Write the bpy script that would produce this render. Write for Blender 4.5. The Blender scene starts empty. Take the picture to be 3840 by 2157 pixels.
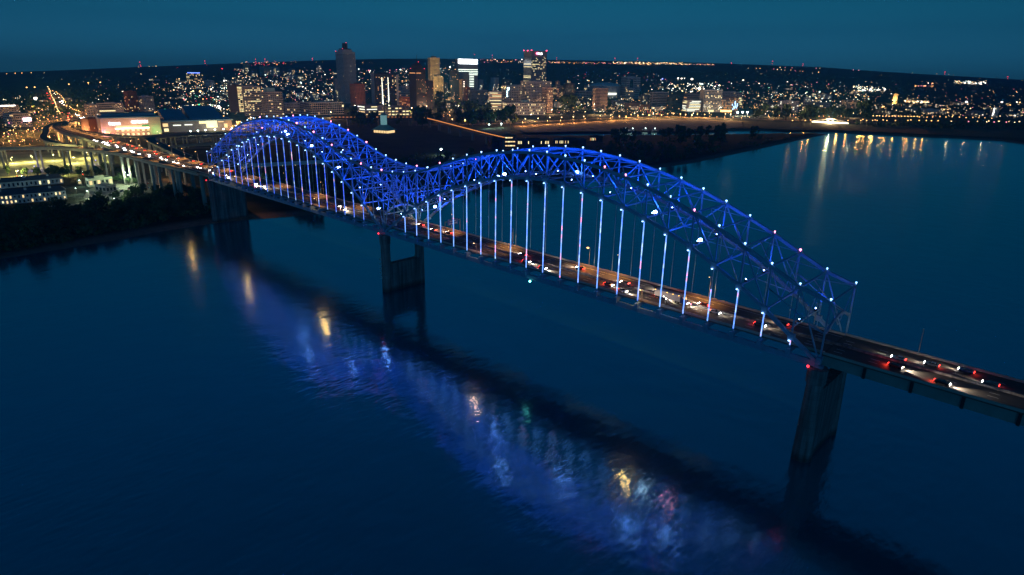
import bpy, math, random
import numpy as np
from mathutils import Vector, Matrix

R = math.radians
rnd = random.Random(7)
S = bpy.context.scene
COL = S.collection

# ------------------------------------------------------------------ camera
CX, CY, CZ = 340.82, -237.03, 142.97
YAW, PIT, ROL = -0.7599, -0.3293, 0.018
FPX = 2401.6                     # focal length in pixels of a 3840 px wide picture
def cam_axes():
    f = np.array([math.sin(YAW)*math.cos(PIT), math.cos(YAW)*math.cos(PIT), math.sin(PIT)])
    r = np.array([math.cos(YAW), -math.sin(YAW), 0.0]); u = np.cross(r, f)
    c, s = math.cos(ROL), math.sin(ROL)
    return c*r+s*u, -s*r+c*u, f
AR, AU, AF = cam_axes()
cam_data = bpy.data.cameras.new('camera')
cam = bpy.data.objects.new('camera', cam_data); COL.objects.link(cam)
cam.matrix_world = Matrix(((AR[0], AU[0], -AF[0], CX), (AR[1], AU[1], -AF[1], CY), (AR[2], AU[2], -AF[2], CZ), (0, 0, 0, 1)))
cam_data.sensor_width = 36; cam_data.lens = FPX/3840*36
cam_data.clip_start = 1; cam_data.clip_end = 60000
S.camera = cam

# ------------------------------------------------------------------ sky, faint dusk sun, exposure
SUN_EL, SUN_ROT = R(8.0), R(135)
w = bpy.data.worlds.new('World'); S.world = w; w.use_nodes = True
nt = w.node_tree; nt.nodes.clear()
sky = nt.nodes.new('ShaderNodeTexSky'); sky.sky_type = 'NISHITA'; sky.sun_disc = False
sky.sun_elevation = SUN_EL; sky.sun_rotation = SUN_ROT; sky.altitude = 100
bg = nt.nodes.new('ShaderNodeBackground'); out = nt.nodes.new('ShaderNodeOutputWorld')
bw = nt.nodes.new('ShaderNodeRGBToBW'); nt.links.new(sky.outputs[0], bw.inputs[0])
tcw = nt.nodes.new('ShaderNodeTexCoord'); spw = nt.nodes.new('ShaderNodeSeparateXYZ'); nt.links.new(tcw.outputs['Generated'], spw.inputs[0])
rw = nt.nodes.new('ShaderNodeValToRGB'); nt.links.new(spw.outputs[2], rw.inputs[0])     # the blue hour: hue of the air by height above the horizon
e = rw.color_ramp.elements; e[0].position = 0.0; e[0].color = (0.022, 0.180, 0.33, 1); e[1].position = 1.0; e[1].color = (0.0, 0.065, 0.18, 1)
for p_, c_ in ((0.06, (0.010, 0.125, 0.225, 1)), (0.15, (0.0, 0.090, 0.160, 1)), (0.42, (0.0, 0.112, 0.33, 1)), (0.75, (0.0, 0.085, 0.26, 1))):
    e.new(p_).color = c_
tint = nt.nodes.new('ShaderNodeMixRGB'); tint.blend_type = 'MULTIPLY'; tint.inputs[0].default_value = 1
nt.links.new(bw.outputs[0], tint.inputs[1]); nt.links.new(rw.outputs[0], tint.inputs[2]); nt.links.new(tint.outputs[0], bg.inputs[0])
nt.links.new(bg.outputs[0], out.inputs[0])
bg.inputs[1].default_value = 0.20
sl = bpy.data.lights.new('sun', 'SUN'); sl.energy = 0.02; sl.angle = R(20); sl.color = (0.6, 0.72, 1.0)
so = bpy.data.objects.new('sun', sl); COL.objects.link(so)
so.rotation_euler = (R(62), 0, R(35))
S.view_settings.view_transform = 'Standard'; S.view_settings.look = 'None'
S.view_settings.exposure = 0.0; S.view_settings.gamma = 1

# ------------------------------------------------------------------ terrain function and picture-ray helper
HORIZON = [(-400, 285), (0, 272), (240, 264), (485, 253), (933, 236), (1222, 226), (1447, 221), (1836, 221), (2134, 226), (2460, 232), (2668, 237), (3071, 252), (3294, 268), (3574, 285), (3840, 300), (4300, 330)]
R0, R1 = 2700.0, 6500.0
PLAIN = 4.0
def ray(px, py):
    v = AF*1.0 + AR*((px-1920)/FPX) + AU*((1078.5-py)/FPX)
    return v
_az, _h = [], []
for px, py in HORIZON:
    v = ray(px, py); hd = math.hypot(v[0], v[1])
    _az.append(math.atan2(v[0], v[1])); _h.append(CZ + R1*v[2]/hd)
def rim(x, y):
    dx, dy = x-CX, y-CY
    r = np.hypot(dx, dy); az = np.arctan2(dx, dy)
    h = np.interp(az, _az, _h)
    t = np.clip((r-R0)/(R1-R0), 0, 1)
    return (h-PLAIN)*t*t*(3-2*t)
def ground(x, y): return PLAIN + float(rim(x, y))
def G(px, py, dz=0.0):
    """where the sight line through a pixel of the photograph meets the terrain raised by dz"""
    v = ray(px, py); hd = math.hypot(v[0], v[1]); v = v/hd
    a = 1.0; t = 60.0
    while t < R1:
        if CZ+v[2]*t < ground(CX+v[0]*t, CY+v[1]*t)+dz: break
        a = t; t *= 1.02
    b = min(t, R1)
    for _ in range(24):
        m = (a+b)/2
        if CZ+v[2]*m < ground(CX+v[0]*m, CY+v[1]*m)+dz: b = m
        else: a = m
    return CX+v[0]*b, CY+v[1]*b, ground(CX+v[0]*b, CY+v[1]*b)
def P(px, py, z):
    v = ray(px, py); t = (z-CZ)/v[2]
    return CX+v[0]*t, CY+v[1]*t, z
def dist(x, y): return math.hypot(x-CX, y-CY)
def ztop(x, y, py):
    """height at plan position x,y seen at picture row py"""
    a, b = -50.0, 900.0
    for _ in range(40):
        m = (a+b)/2
        v = np.array([x-CX, y-CY, m-CZ]); q = 1078.5-FPX*(v@AU)/(v@AF)
        if q > py: a = m
        else: b = m
    return a

# ------------------------------------------------------------------ materials
MATS = {}
def mat(name, col, rough=0.7, metal=0.0, noise=0.0, scale=0.3, emit=None, es=0.0, mis=False, spec=0.3):
    if name in MATS: return MATS[name]
    m = bpy.data.materials.new(name); m.use_nodes = True
    n = m.node_tree; b = n.nodes['Principled BSDF']
    b.inputs['Base Color'].default_value = (*col, 1); b.inputs['Roughness'].default_value = rough
    b.inputs['Metallic'].default_value = metal; b.inputs['Specular IOR Level'].default_value = spec
    if noise:
        tc = n.nodes.new('ShaderNodeTexCoord'); nz = n.nodes.new('ShaderNodeTexNoise')
        nz.inputs['Scale'].default_value = scale; nz.inputs['Detail'].default_value = 6; nz.inputs['Roughness'].default_value = 0.65
        cr = n.nodes.new('ShaderNodeValToRGB')
        cr.color_ramp.elements[0].position = 0.3; cr.color_ramp.elements[1].position = 0.7
        cr.color_ramp.elements[0].color = (*[c*(1-noise) for c in col], 1)
        cr.color_ramp.elements[1].color = (*[min(1, c*(1+noise)) for c in col], 1)
        n.links.new(tc.outputs['Object'], nz.inputs['Vector']); n.links.new(nz.outputs[0], cr.inputs[0])
        n.links.new(cr.outputs[0], b.inputs['Base Color'])
    if emit:
        b.inputs['Emission Color'].default_value = (*emit, 1); b.inputs['Emission Strength'].default_value = es
        if not mis:
            m.cycles.emission_sampling = 'NONE'
    MATS[name] = m
    return m
STEEL = mat('bridge_steel_paint', (0.15, 0.30, 0.46), 0.5, 0.0, 0.18, 0.25)
CONC = mat('pier_concrete', (0.17, 0.16, 0.17), 0.85, 0, 0.25, 0.12)
def pier_finish(m):
    n = m.node_tree; b = n.nodes['Principled BSDF']; src = b.inputs['Base Color'].links[0].from_socket
    g = n.nodes.new('ShaderNodeNewGeometry'); sp = n.nodes.new('ShaderNodeSeparateXYZ'); n.links.new(g.outputs['Position'], sp.inputs[0])
    r = n.nodes.new('ShaderNodeMapRange'); r.inputs['From Min'].default_value = 1.2; r.inputs['From Max'].default_value = 3.6; r.inputs['To Min'].default_value = .35; n.links.new(sp.outputs[2], r.inputs[0])
    md = n.nodes.new('ShaderNodeMath'); md.operation = 'PINGPONG'; md.inputs[1].default_value = 1.5; n.links.new(sp.outputs[2], md.inputs[0])
    j = n.nodes.new('ShaderNodeMapRange'); j.inputs['From Max'].default_value = .12; j.inputs['To Min'].default_value = .6; n.links.new(md.outputs[0], j.inputs[0])
    ml = n.nodes.new('ShaderNodeMath'); ml.operation = 'MULTIPLY'; n.links.new(r.outputs[0], ml.inputs[0]); n.links.new(j.outputs[0], ml.inputs[1])
    mp = n.nodes.new('ShaderNodeMapping'); mp.inputs['Scale'].default_value = (1.2, 1.2, .06); n.links.new(g.outputs['Position'], mp.inputs[0])
    nz = n.nodes.new('ShaderNodeTexNoise'); nz.inputs['Scale'].default_value = .6; nz.inputs['Detail'].default_value = 4; n.links.new(mp.outputs[0], nz.inputs['Vector'])
    st = n.nodes.new('ShaderNodeMapRange'); st.inputs['From Min'].default_value = .35; st.inputs['From Max'].default_value = .65; st.inputs['To Min'].default_value = .5; st.inputs['To Max'].default_value = 1.3; n.links.new(nz.outputs[0], st.inputs[0])
    m2 = n.nodes.new('ShaderNodeMath'); m2.operation = 'MULTIPLY'; n.links.new(ml.outputs[0], m2.inputs[0]); n.links.new(st.outputs[0], m2.inputs[1])
    mx = n.nodes.new('ShaderNodeVectorMath'); mx.operation = 'SCALE'; n.links.new(src, mx.inputs[0]); n.links.new(m2.outputs[0], mx.inputs['Scale']); n.links.new(mx.outputs[0], b.inputs['Base Color'])
pier_finish(CONC)
CONC2 = mat('viaduct_concrete', (0.30, 0.29, 0.27), 0.85, 0, 0.2, 0.1)
GIRD = mat('girder_green_paint', (0.12, 0.22, 0.22), 0.55, 0, 0.2, 0.1)
ASPH = mat('asphalt', (0.075, 0.068, 0.064), 0.75, 0, 0.35, 0.12)
MARK = mat('road_marking_paint', (0.7, 0.7, 0.66), 0.6, 0, 0.2, 0.8)
DARK = mat('dark_metal', (0.03, 0.03, 0.035), 0.5, 0.3)
POLE = mat('pole_steel', (0.22, 0.21, 0.20), 0.5, 0.6, 0.1, 2)
def glow(name, col, s, mis=False): return mat(name, (0.1, 0.1, 0.1), 0.4, emit=col, es=s, mis=mis)
L_WHITE = glow('lamp_white', (1.0, 0.93, 0.78), 7)
L_COOL = glow('lamp_cool', (0.72, 1.0, 0.9), 7)
L_AMBER = glow('lamp_amber', (1.0, 0.52, 0.16), 5)
L_WARM = glow('lamp_warm', (1.0, 0.72, 0.35), 5)
L_RED = glow('lamp_red', (1.0, 0.03, 0.05), 4)
L_PINK = glow('lamp_pink', (1.0, 0.30, 0.42), 4)
L_BLUE = glow('lamp_blue', (0.10, 0.2, 1.0), 6)
L_GREEN = glow('lamp_green', (0.1, 1.0, 0.45), 3)
NODE_W = glow('node_lamp_white', (0.26, 0.50, 1.0), 5)
NODE_P = glow('node_lamp_pink', (1.0, 0.22, 0.42), 9)
FLOOD = glow('floodlight_lens', (0.22, 0.40, 1.0), 40)
HEADL = glow('headlight_lens', (1.0, 0.93, 0.8), 60)
TAILL = glow('taillight_lens', (1.0, 0.03, 0.02), 16)
MARKL = glow('marker_lamp', (1.0, 0.45, 0.06), 14)
LIT = [glow('lit_window_%s' % k, c, s) for k, c, s in (('warm', (1.0, 0.68, 0.30), 1.3), ('yellow', (1.0, 0.85, 0.42), 1.6), ('white', (0.95, 1.0, 0.80), 1.9), ('dim', (1.0, 0.62, 0.28), 0.45), ('amber', (1.0, 0.45, 0.16), 0.9))]
GLASS = mat('dark_window_glass', (0.012, 0.018, 0.028), 0.15, 0.0, spec=0.7)

# ------------------------------------------------------------------ mesh helpers
class MB:
    def __init__(s): s.v = []; s.f = []; s.m = []
    def add(s, vs, fs, mi=0):
        o = len(s.v); s.v += [tuple(map(float, v)) for v in vs]; s.f += [tuple(o+i for i in f) for f in fs]; s.m += [mi]*len(fs)
    def box(s, a, b, mi=0):
        (x0, y0, z0), (x1, y1, z1) = a, b
        s.add([(x0, y0, z0), (x1, y0, z0), (x1, y1, z0), (x0, y1, z0), (x0, y0, z1), (x1, y0, z1), (x1, y1, z1), (x0, y1, z1)],
              [(0, 3, 2, 1), (4, 5, 6, 7), (0, 1, 5, 4), (1, 2, 6, 5), (2, 3, 7, 6), (3, 0, 4, 7)], mi)
    def bar(s, p, q, wd, ht=None, mi=0, up=(0, 0, 1)):
        ht = ht or wd; p = Vector(p); q = Vector(q); d = (q-p).normalized(); u = Vector(up)
        if abs(d.dot(u)) > 0.98: u = Vector((1, 0, 0))
        a = d.cross(u).normalized(); b = a.cross(d).normalized()
        vs = []
        for c in (p, q):
            for i, j in ((-1, -1), (1, -1), (1, 1), (-1, 1)): vs.append(c + a*(i*wd/2) + b*(j*ht/2))
        s.add(vs, [(0, 1, 2, 3), (7, 6, 5, 4), (0, 4, 5, 1), (1, 5, 6, 2), (2, 6, 7, 3), (3, 7, 4, 0)], mi)
    def cyl(s, p, q, r0, r1=None, n=10, mi=0):
        r1 = r0 if r1 is None else r1; p = Vector(p); q = Vector(q); d = (q-p).normalized()
        u = Vector((0, 0, 1)) if abs(d.z) < 0.9 else Vector((1, 0, 0)); a = d.cross(u).normalized(); b = a.cross(d)
        vs = [c + (a*math.cos(2*math.pi*k/n) + b*math.sin(2*math.pi*k/n))*r for c, r in ((p, r0), (q, r1)) for k in range(n)]
        fs = [(k, (k+1) % n, n+(k+1) % n, n+k) for k in range(n)] + [tuple(range(n-1, -1, -1)), tuple(range(n, 2*n))]
        s.add(vs, fs, mi)
    def ball(s, c, r, mi=0, squash=1.0):
        t = (1+5**.5)/2; l = math.hypot(1, t)
        vs = [(-1, t, 0), (1, t, 0), (-1, -t, 0), (1, -t, 0), (0, -1, t), (0, 1, t), (0, -1, -t), (0, 1, -t), (t, 0, -1), (t, 0, 1), (-t, 0, -1), (-t, 0, 1)]
        fs = [(0, 11, 5), (0, 5, 1), (0, 1, 7), (0, 7, 10), (0, 10, 11), (1, 5, 9), (5, 11, 4), (11, 10, 2), (10, 7, 6), (7, 1, 8), (3, 9, 4), (3, 4, 2), (3, 2, 6), (3, 6, 8), (3, 8, 9), (4, 9, 5), (2, 4, 11), (6, 2, 10), (8, 6, 7), (9, 8, 1)]
        s.add([(c[0]+v[0]*r/l, c[1]+v[1]*r/l, c[2]+v[2]*r/l*squash) for v in vs], fs, mi)
    def prism(s, pts, z0, z1, mi=0):
        n = len(pts); ar = sum(pts[i][0]*pts[(i+1) % n][1]-pts[(i+1) % n][0]*pts[i][1] for i in range(n))
        if ar < 0: pts = pts[::-1]
        zt = z1 if isinstance(z1, (list, tuple)) else [z1]*n
        s.add([(x, y, z0) for x, y in pts]+[(x, y, zt[i]) for i, (x, y) in enumerate(pts)],
              [tuple(range(n-1, -1, -1)), tuple(range(n, 2*n))]+[(i, (i+1) % n, n+(i+1) % n, n+i) for i in range(n)], mi)
    def mesh(s, name, mats):
        me = bpy.data.meshes.new(name); me.from_pydata(s.v, [], s.f)
        for m in (mats if isinstance(mats, (list, tuple)) else [mats]): me.materials.append(m)
        if any(s.m): me.polygons.foreach_set('material_index', s.m)
        me.update(); return me
    def build(s, name, mats, parent=None, **kw):
        return link(name, s.mesh(name, mats), parent, **kw)
def link(name, data, parent=None, loc=None, rz=None, scale=None):
    o = bpy.data.objects.new(name, data); COL.objects.link(o)
    if loc is not None: o.location = loc
    if rz is not None: o.rotation_euler = (0, 0, rz)
    if scale is not None: o.scale = scale
    if parent is not None: o.parent = parent
    return o
def tag(o, label=None, cat=None, group=None, kind=None):
    if label: o['label'] = label
    if cat: o['category'] = cat
    if group: o['group'] = group
    if kind: o['kind'] = kind
    return o
def empty(name, loc=(0, 0, 0), rz=0.0):
    o = bpy.data.objects.new(name, None); COL.objects.link(o); o.location = loc; o.rotation_euler = (0, 0, rz); o.empty_display_size = 1
    return o
def copy_tree(o, parent=None):
    c = o.copy(); COL.objects.link(c)
    if parent: c.parent = parent
    for ch in list(o.children): copy_tree(ch, c)
    return c
def lamp(name, kind, loc, power, col, parent=None, radius=0.5, **kw):
    l = bpy.data.lights.new(name, kind); l.energy = power; l.color = col
    if kind in ('POINT', 'SPOT'): l.shadow_soft_size = radius
    if kind == 'SPOT': l.spot_size = kw.get('size', R(100)); l.spot_blend = kw.get('blend', 0.6)
    o = bpy.data.objects.new(name, l); COL.objects.link(o); o.location = loc
    if 'rot' in kw: o.rotation_euler = kw['rot']
    if parent: o.parent = parent
    return o

# ------------------------------------------------------------------ terrain sheet and water
def poly_px(pts, z=0.0): return [P(x, y, z)[:2] for x, y in pts]
WEST = [(-700, 1110), (0, 972), (446, 900), (582, 873), (803, 838), (937, 824), (1086, 814), (1198, 803), (1302, 800), (1400, 788), (1500, 765), (1650, 735), (1800, 712), (2000, 690), (2200, 665), (2400, 640), (2600, 612), (2845, 560), (3040, 517), (3122, 501)]
EAST = [(3135, 497), (3238, 503), (3406, 511), (3574, 518), (3741, 528), (3840, 541), (4200, 570)]
RIVER = poly_px(WEST+EAST) + [(6000, 2500), (6000, -5000), (-3500, -5000), (-2500, -1500)]
HARB = poly_px([(1950, 509), (1973, 500), (2166, 496), (2352, 497), (2541, 494), (2780, 491), (2950, 491), (3125, 495), (3135, 503), (3050, 503), (2900, 503), (2700, 507), (2500, 509), (2300, 510), (2100, 511)])
def sdist(X, Y, poly):
    p = np.array(poly); q = np.roll(p, -1, 0); ins = np.zeros(X.shape, bool); d = np.full(X.shape, 1e9)
    for (ax, ay), (bx, by) in zip(p, q):
        ex, ey = bx-ax, by-ay; wx, wy = X-ax, Y-ay
        t = np.clip((wx*ex+wy*ey)/(ex*ex+ey*ey+1e-9), 0, 1); d = np.minimum(d, np.hypot(wx-t*ex, wy-t*ey))
        c = ((ay > Y) != (by > Y)) & (X < (bx-ax)*(Y-ay)/((by-ay) if by != ay else 1e-9)+ax); ins ^= c
    return np.where(ins, -d, d)
def make_ground():
    az = np.linspace(-1.72, 0.25, 520)
    rr = np.concatenate([np.linspace(120, 1000, 200), np.geomspace(1005, R1, 190), [R1+60, R1+500]])
    A, Q = np.meshgrid(az, rr)
    X = CX+np.sin(A)*Q; Y = CY+np.cos(A)*Q
    d = np.minimum(sdist(X, Y, RIVER), sdist(X, Y, HARB))
    sl = np.where(d < 0, np.maximum(-4, d*0.5), np.minimum(PLAIN, d*0.22+0.05))
    rs = np.random.RandomState(3)
    wob = 0.35*np.sin(X*0.11+np.sin(Y*0.07)*2)*np.cos(Y*0.09+X*0.03)
    Z = sl+np.where(d > 0, rim(X, Y), 0)+np.where((d > 3) & (d < 80), wob, 0)
    # distant ridges and hollows of the wooded plain
    far = np.clip((Q-3200)/1500, 0, 1)*np.clip((R1-200-Q)/500, 0, 1)
    Z = Z+far*(6*np.sin(X*0.0041+1.3)*np.cos(Y*0.0033)+4*np.sin(X*0.011+Y*0.009))
    Z[-1] -= 320
    n, m = X.shape
    vs = np.stack([X.ravel(), Y.ravel(), Z.ravel()], 1)
    idx = np.arange(n*m).reshape(n, m)
    fs = np.stack([idx[:-1, :-1].ravel(), idx[:-1, 1:].ravel(), idx[1:, 1:].ravel(), idx[1:, :-1].ravel()], 1)[:, ::-1]
    me = bpy.data.meshes.new('ground'); me.from_pydata(vs.tolist(), [], fs.tolist())
    me.polygons.foreach_set('use_smooth', [True]*len(me.polygons))
    g = bpy.data.materials.new('riverside_earth'); g.use_nodes = True; n_ = g.node_tree; b = n_.nodes['Principled BSDF']
    b.inputs['Roughness'].default_value = 0.95; b.inputs['Specular IOR Level'].default_value = 0.1
    geo = n_.nodes.new('ShaderNodeNewGeometry'); sep = n_.nodes.new('ShaderNodeSeparateXYZ')
    n_.links.new(geo.outputs['Position'], sep.inputs[0])
    nz = n_.nodes.new('ShaderNodeTexNoise'); nz.inputs['Scale'].default_value = 0.02; nz.inputs['Detail'].default_value = 10; nz.inputs['Roughness'].default_value = 0.7
    n_.links.new(geo.outputs['Position'], nz.inputs['Vector'])
    c1 = n_.nodes.new('ShaderNodeValToRGB'); c1.color_ramp.elements[0].position = 0.35; c1.color_ramp.elements[1].position = 0.7
    c1.color_ramp.elements[0].color = (0.012, 0.020, 0.014, 1); c1.color_ramp.elements[1].color = (0.045, 0.05, 0.032, 1)
    n_.links.new(nz.outputs[0], c1.inputs[0])
    nz2 = n_.nodes.new('ShaderNodeTexNoise'); nz2.inputs['Scale'].default_value = 0.25; nz2.inputs['Detail'].default_value = 8
    n_.links.new(geo.outputs['Position'], nz2.inputs['Vector'])
    c2 = n_.nodes.new('ShaderNodeValToRGB'); c2.color_ramp.elements[0].color = (0.09, 0.07, 0.06, 1); c2.color_ramp.elements[1].color = (0.20, 0.16, 0.14, 1)
    n_.links.new(nz2.outputs[0], c2.inputs[0])
    mr = n_.nodes.new('ShaderNodeMapRange'); mr.inputs['From Min'].default_value = 3.6; mr.inputs['From Max'].default_value = 1.8
    n_.links.new(sep.outputs[2], mr.inputs[0])
    mx = n_.nodes.new('ShaderNodeMixRGB'); n_.links.new(mr.outputs[0], mx.inputs[0]); n_.links.new(c1.outputs[0], mx.inputs[1]); n_.links.new(c2.outputs[0], mx.inputs[2])
    n_.links.new(mx.outputs[0], b.inputs['Base Color'])
    bp = n_.nodes.new('ShaderNodeBump'); bp.inputs['Distance'].default_value = 1.5; bp.inputs['Strength'].default_value = 0.7
    n_.links.new(nz2.outputs[0], bp.inputs['Height']); n_.links.new(bp.outputs[0], b.inputs['Normal'])
    me.materials.append(g)
    tag(link('ground', me), kind='structure')
make_ground()
def make_water():
    m = bpy.data.materials.new('river_water'); m.use_nodes = True; n = m.node_tree; n.nodes.clear()
    o = n.nodes.new('ShaderNodeOutputMaterial'); mix = n.nodes.new('ShaderNodeMixShader')
    df = n.nodes.new('ShaderNodeBsdfDiffuse'); df.inputs[0].default_value = (0.012, 0.10, 0.17, 1)
    gl = n.nodes.new('ShaderNodeBsdfGlossy'); gl.inputs['Color'].default_value = (0.56, 0.92, 1.0, 1); gl.inputs['Roughness'].default_value = 0.12
    geo = n.nodes.new('ShaderNodeNewGeometry')
    def nz(sc, det, mapping=None):
        t = n.nodes.new('ShaderNodeTexNoise'); t.inputs['Scale'].default_value = sc; t.inputs['Detail'].default_value = det
        mp = n.nodes.new('ShaderNodeMapping'); n.links.new(geo.outputs['Position'], mp.inputs[0]); n.links.new(mp.outputs[0], t.inputs['Vector'])
        if mapping: mp.inputs['Rotation'].default_value = (0, 0, mapping[0]); mp.inputs['Scale'].default_value = (mapping[1], mapping[2], 1)
        return t
    a = nz(0.35, 3, (0.8, 1.0, 0.35)); b = nz(0.06, 2); c = nz(0.012, 3)
    cr = n.nodes.new('ShaderNodeValToRGB'); cr.color_ramp.elements[0].position = 0.35; cr.color_ramp.elements[1].position = 0.75
    cr.color_ramp.elements[0].color = (0.4, 0.4, 0.4, 1); n.links.new(c.outputs[0], cr.inputs[0])
    mul = n.nodes.new('ShaderNodeMath'); mul.operation = 'MULTIPLY'; n.links.new(a.outputs[0], mul.inputs[0]); n.links.new(cr.outputs[0], mul.inputs[1])
    wp = nz(0.0045, 4, (0.7, 1.0, 0.4)); rm = n.nodes.new('ShaderNodeMapRange'); rm.inputs['From Min'].default_value = 0.35; rm.inputs['From Max'].default_value = 0.68
    rm.inputs['To Min'].default_value = 0.10; rm.inputs['To Max'].default_value = 0.18; n.links.new(wp.outputs[0], rm.inputs[0]); n.links.new(rm.outputs[0], gl.inputs['Roughness'])
    b1 = n.nodes.new('ShaderNodeBump'); b1.inputs['Distance'].default_value = 0.28; b1.inputs['Strength'].default_value = 0.7
    n.links.new(mul.outputs[0], b1.inputs['Height'])
    b2 = n.nodes.new('ShaderNodeBump'); b2.inputs['Distance'].default_value = 0.5; b2.inputs['Strength'].default_value = 0.5
    n.links.new(b.outputs[0], b2.inputs['Height']); n.links.new(b1.outputs[0], b2.inputs['Normal'])
    n.links.new(b2.outputs[0], gl.inputs['Normal'])
    fr = n.nodes.new('ShaderNodeFresnel'); fr.inputs[0].default_value = 1.9; n.links.new(b2.outputs[0], fr.inputs['Normal'])
    mr = n.nodes.new('ShaderNodeMapRange'); mr.inputs['To Min'].default_value = 0.33; mr.inputs['To Max'].default_value = 1.0
    n.links.new(fr.outputs[0], mr.inputs[0]); n.links.new(mr.outputs[0], mix.inputs[0])
    n.links.new(df.outputs[0], mix.inputs[1]); n.links.new(gl.outputs[0], mix.inputs[2]); n.links.new(mix.outputs[0], o.inputs[0])
    mb = MB(); mb.add([(-3500, -2500, 0), (5500, -2500, 0), (5500, 5500, 0), (-3500, 5500, 0)], [(0, 1, 2, 3)])
    tag(mb.build('river_water', m), kind='structure')
make_water()

# ------------------------------------------------------------------ arch bridge
PL = 11.43; W = 28.0; ZD = 44.36
ZB = [40.6, 48.2, 56.2, 63.1, 69.0, 74.4, 78.9, 82.7, 86.0, 88.5, 90.3, 91.4, 91.9]
ZT = [79.8, 80.1, 81.3, 83.3, 86.4, 90.3, 93.9, 97.2, 99.7, 101.7, 103.1, 104.0, 104.3, 103.6, 102.6, 101.0, 98.8, 96.0, 92.6, 88.7, 84.2, 79.1, 73.6, 68.2, 65.0]
def zb(i): j = abs(i); j = min(j, 24-j); return ZB[j]
def zt(i): return ZT[abs(i)]
BR = empty('arch_bridge', (0, 14, 0)); BO = Vector((0, 14, 0))
tag(BR, 'blue lit steel bridge with two tall truss arches spanning the river', 'bridge')
def part(mb, name, mats, par=None):
    par = par or BR
    off = Vector((0, 0, 0)); q = par
    while q is not None: off += Vector(q.location); q = q.parent
    mb.v = [(v[0]-off.x, v[1]-off.y, v[2]-off.z) for v in mb.v]
    return mb.build(name, mats, par)
for Y in (0, W):
    for a, b in ((-24, 0), (0, 24)):
        m = MB()
        for i in range(a, b): m.bar((i*PL, Y, zt(i)), ((i+1)*PL, Y, zt(i+1)), 1.1, 1.3)
        part(m, 'top_chord', STEEL)
        m = MB()
        for i in range(a, b): m.bar((i*PL, Y, zb(i)), ((i+1)*PL, Y, zb(i+1)), 1.2, 1.4)
        for i in range(a+1, b): m.box((i*PL-1.3, Y-0.75, zb(i)-1.2), (i*PL+1.3, Y+0.75, zb(i)+1.2))
        part(m, 'bottom_chord', STEEL)
for Y in (0, W):
    for i in range(-24, 25):
        m = MB(); m.bar((i*PL, Y, zb(i)), (i*PL, Y, zt(i)), 0.5, 0.6, up=(1, 0, 0)); part(m, 'post', STEEL)
    for i in range(-24, 24):
        m = MB(); j = i if i >= 0 else i+1
        # diagonals lean toward the crown of each arch
        k = i % 24
        lo, hi = (i, i+1) if (k % 2 == 0) else (i+1, i)
        m.bar((hi*PL, Y, zt(hi)), (lo*PL, Y, zb(lo)), 0.45, 0.5)
        if max(zt(i)-zb(i), zt(i+1)-zb(i+1)) > 19:
            mid = ((zt(i)+zb(i))/2, (zt(i+1)+zb(i+1))/2)
            m.bar((i*PL, Y, mid[0]), ((i+1)*PL, Y, mid[1]), 0.4)
            m.bar((lo*PL, Y, (zt(lo)+zb(lo))/2), ((lo+hi)/2*PL, Y, (zt(hi)+zb(lo))/2), 0.4)
        part(m, 'diagonal', STEEL)
for i in range(-24, 25):
    m = MB(); x = i*PL; d = zt(i)-zb(i)
    m.bar((x, 0, zt(i)), (x, W, zt(i)), 0.5, 0.6)
    lowz = zb(i)
    if lowz < ZD+8: lowz = ZD+8                       # sway frame stops above the traffic
    if abs(i) not in (0, 1, 24) or i in (0,):
        m.bar((x, 0, lowz), (x, W, lowz), 0.5, 0.6)
    n = 1 if zt(i)-lowz < 19 else 2
    zz = [zt(i)+(lowz-zt(i))*q/n for q in range(n+1)]
    for q in range(n):
        m.bar((x, 0, zz[q]), (x, W/2, zz[q+1]), 0.34); m.bar((x, W, zz[q]), (x, W/2, zz[q+1]), 0.34)
        if q: m.bar((x, 0, zz[q]), (x, W, zz[q]), 0.42)
    part(m, 'sway_frame', STEEL)
for i in range(-24, 24):
    m = MB(); j = i+1
    a, b = (i, j)
    if (i % 24) >= 12: a, b = j, i
    for Y in (0, W):
        m.bar((a*PL, Y, zt(a)), (b*PL, W/2, zt(b)), 0.34)
    part(m, 'lateral_brace', STEEL)
    if min(zb(i), zb(j)) > ZD+8:
        m = MB()
        for Y in (0, W): m.bar((a*PL, Y, zb(a)), (b*PL, W/2, zb(b)), 0.32)
        part(m, 'lower_lateral_brace', STEEL)
for X in (-24*PL, 0, 24*PL):                          # curved portals over the road
    m = MB(); n = 14
    for q in range(n):
        f = lambda t: (X, 1+26*t, ZD+8.5+4.0*math.sin(math.pi*t))
        m.bar(f(q/n), f((q+1)/n), 0.8, 1.0)
    part(m, 'portal_arch', STEEL)
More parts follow.
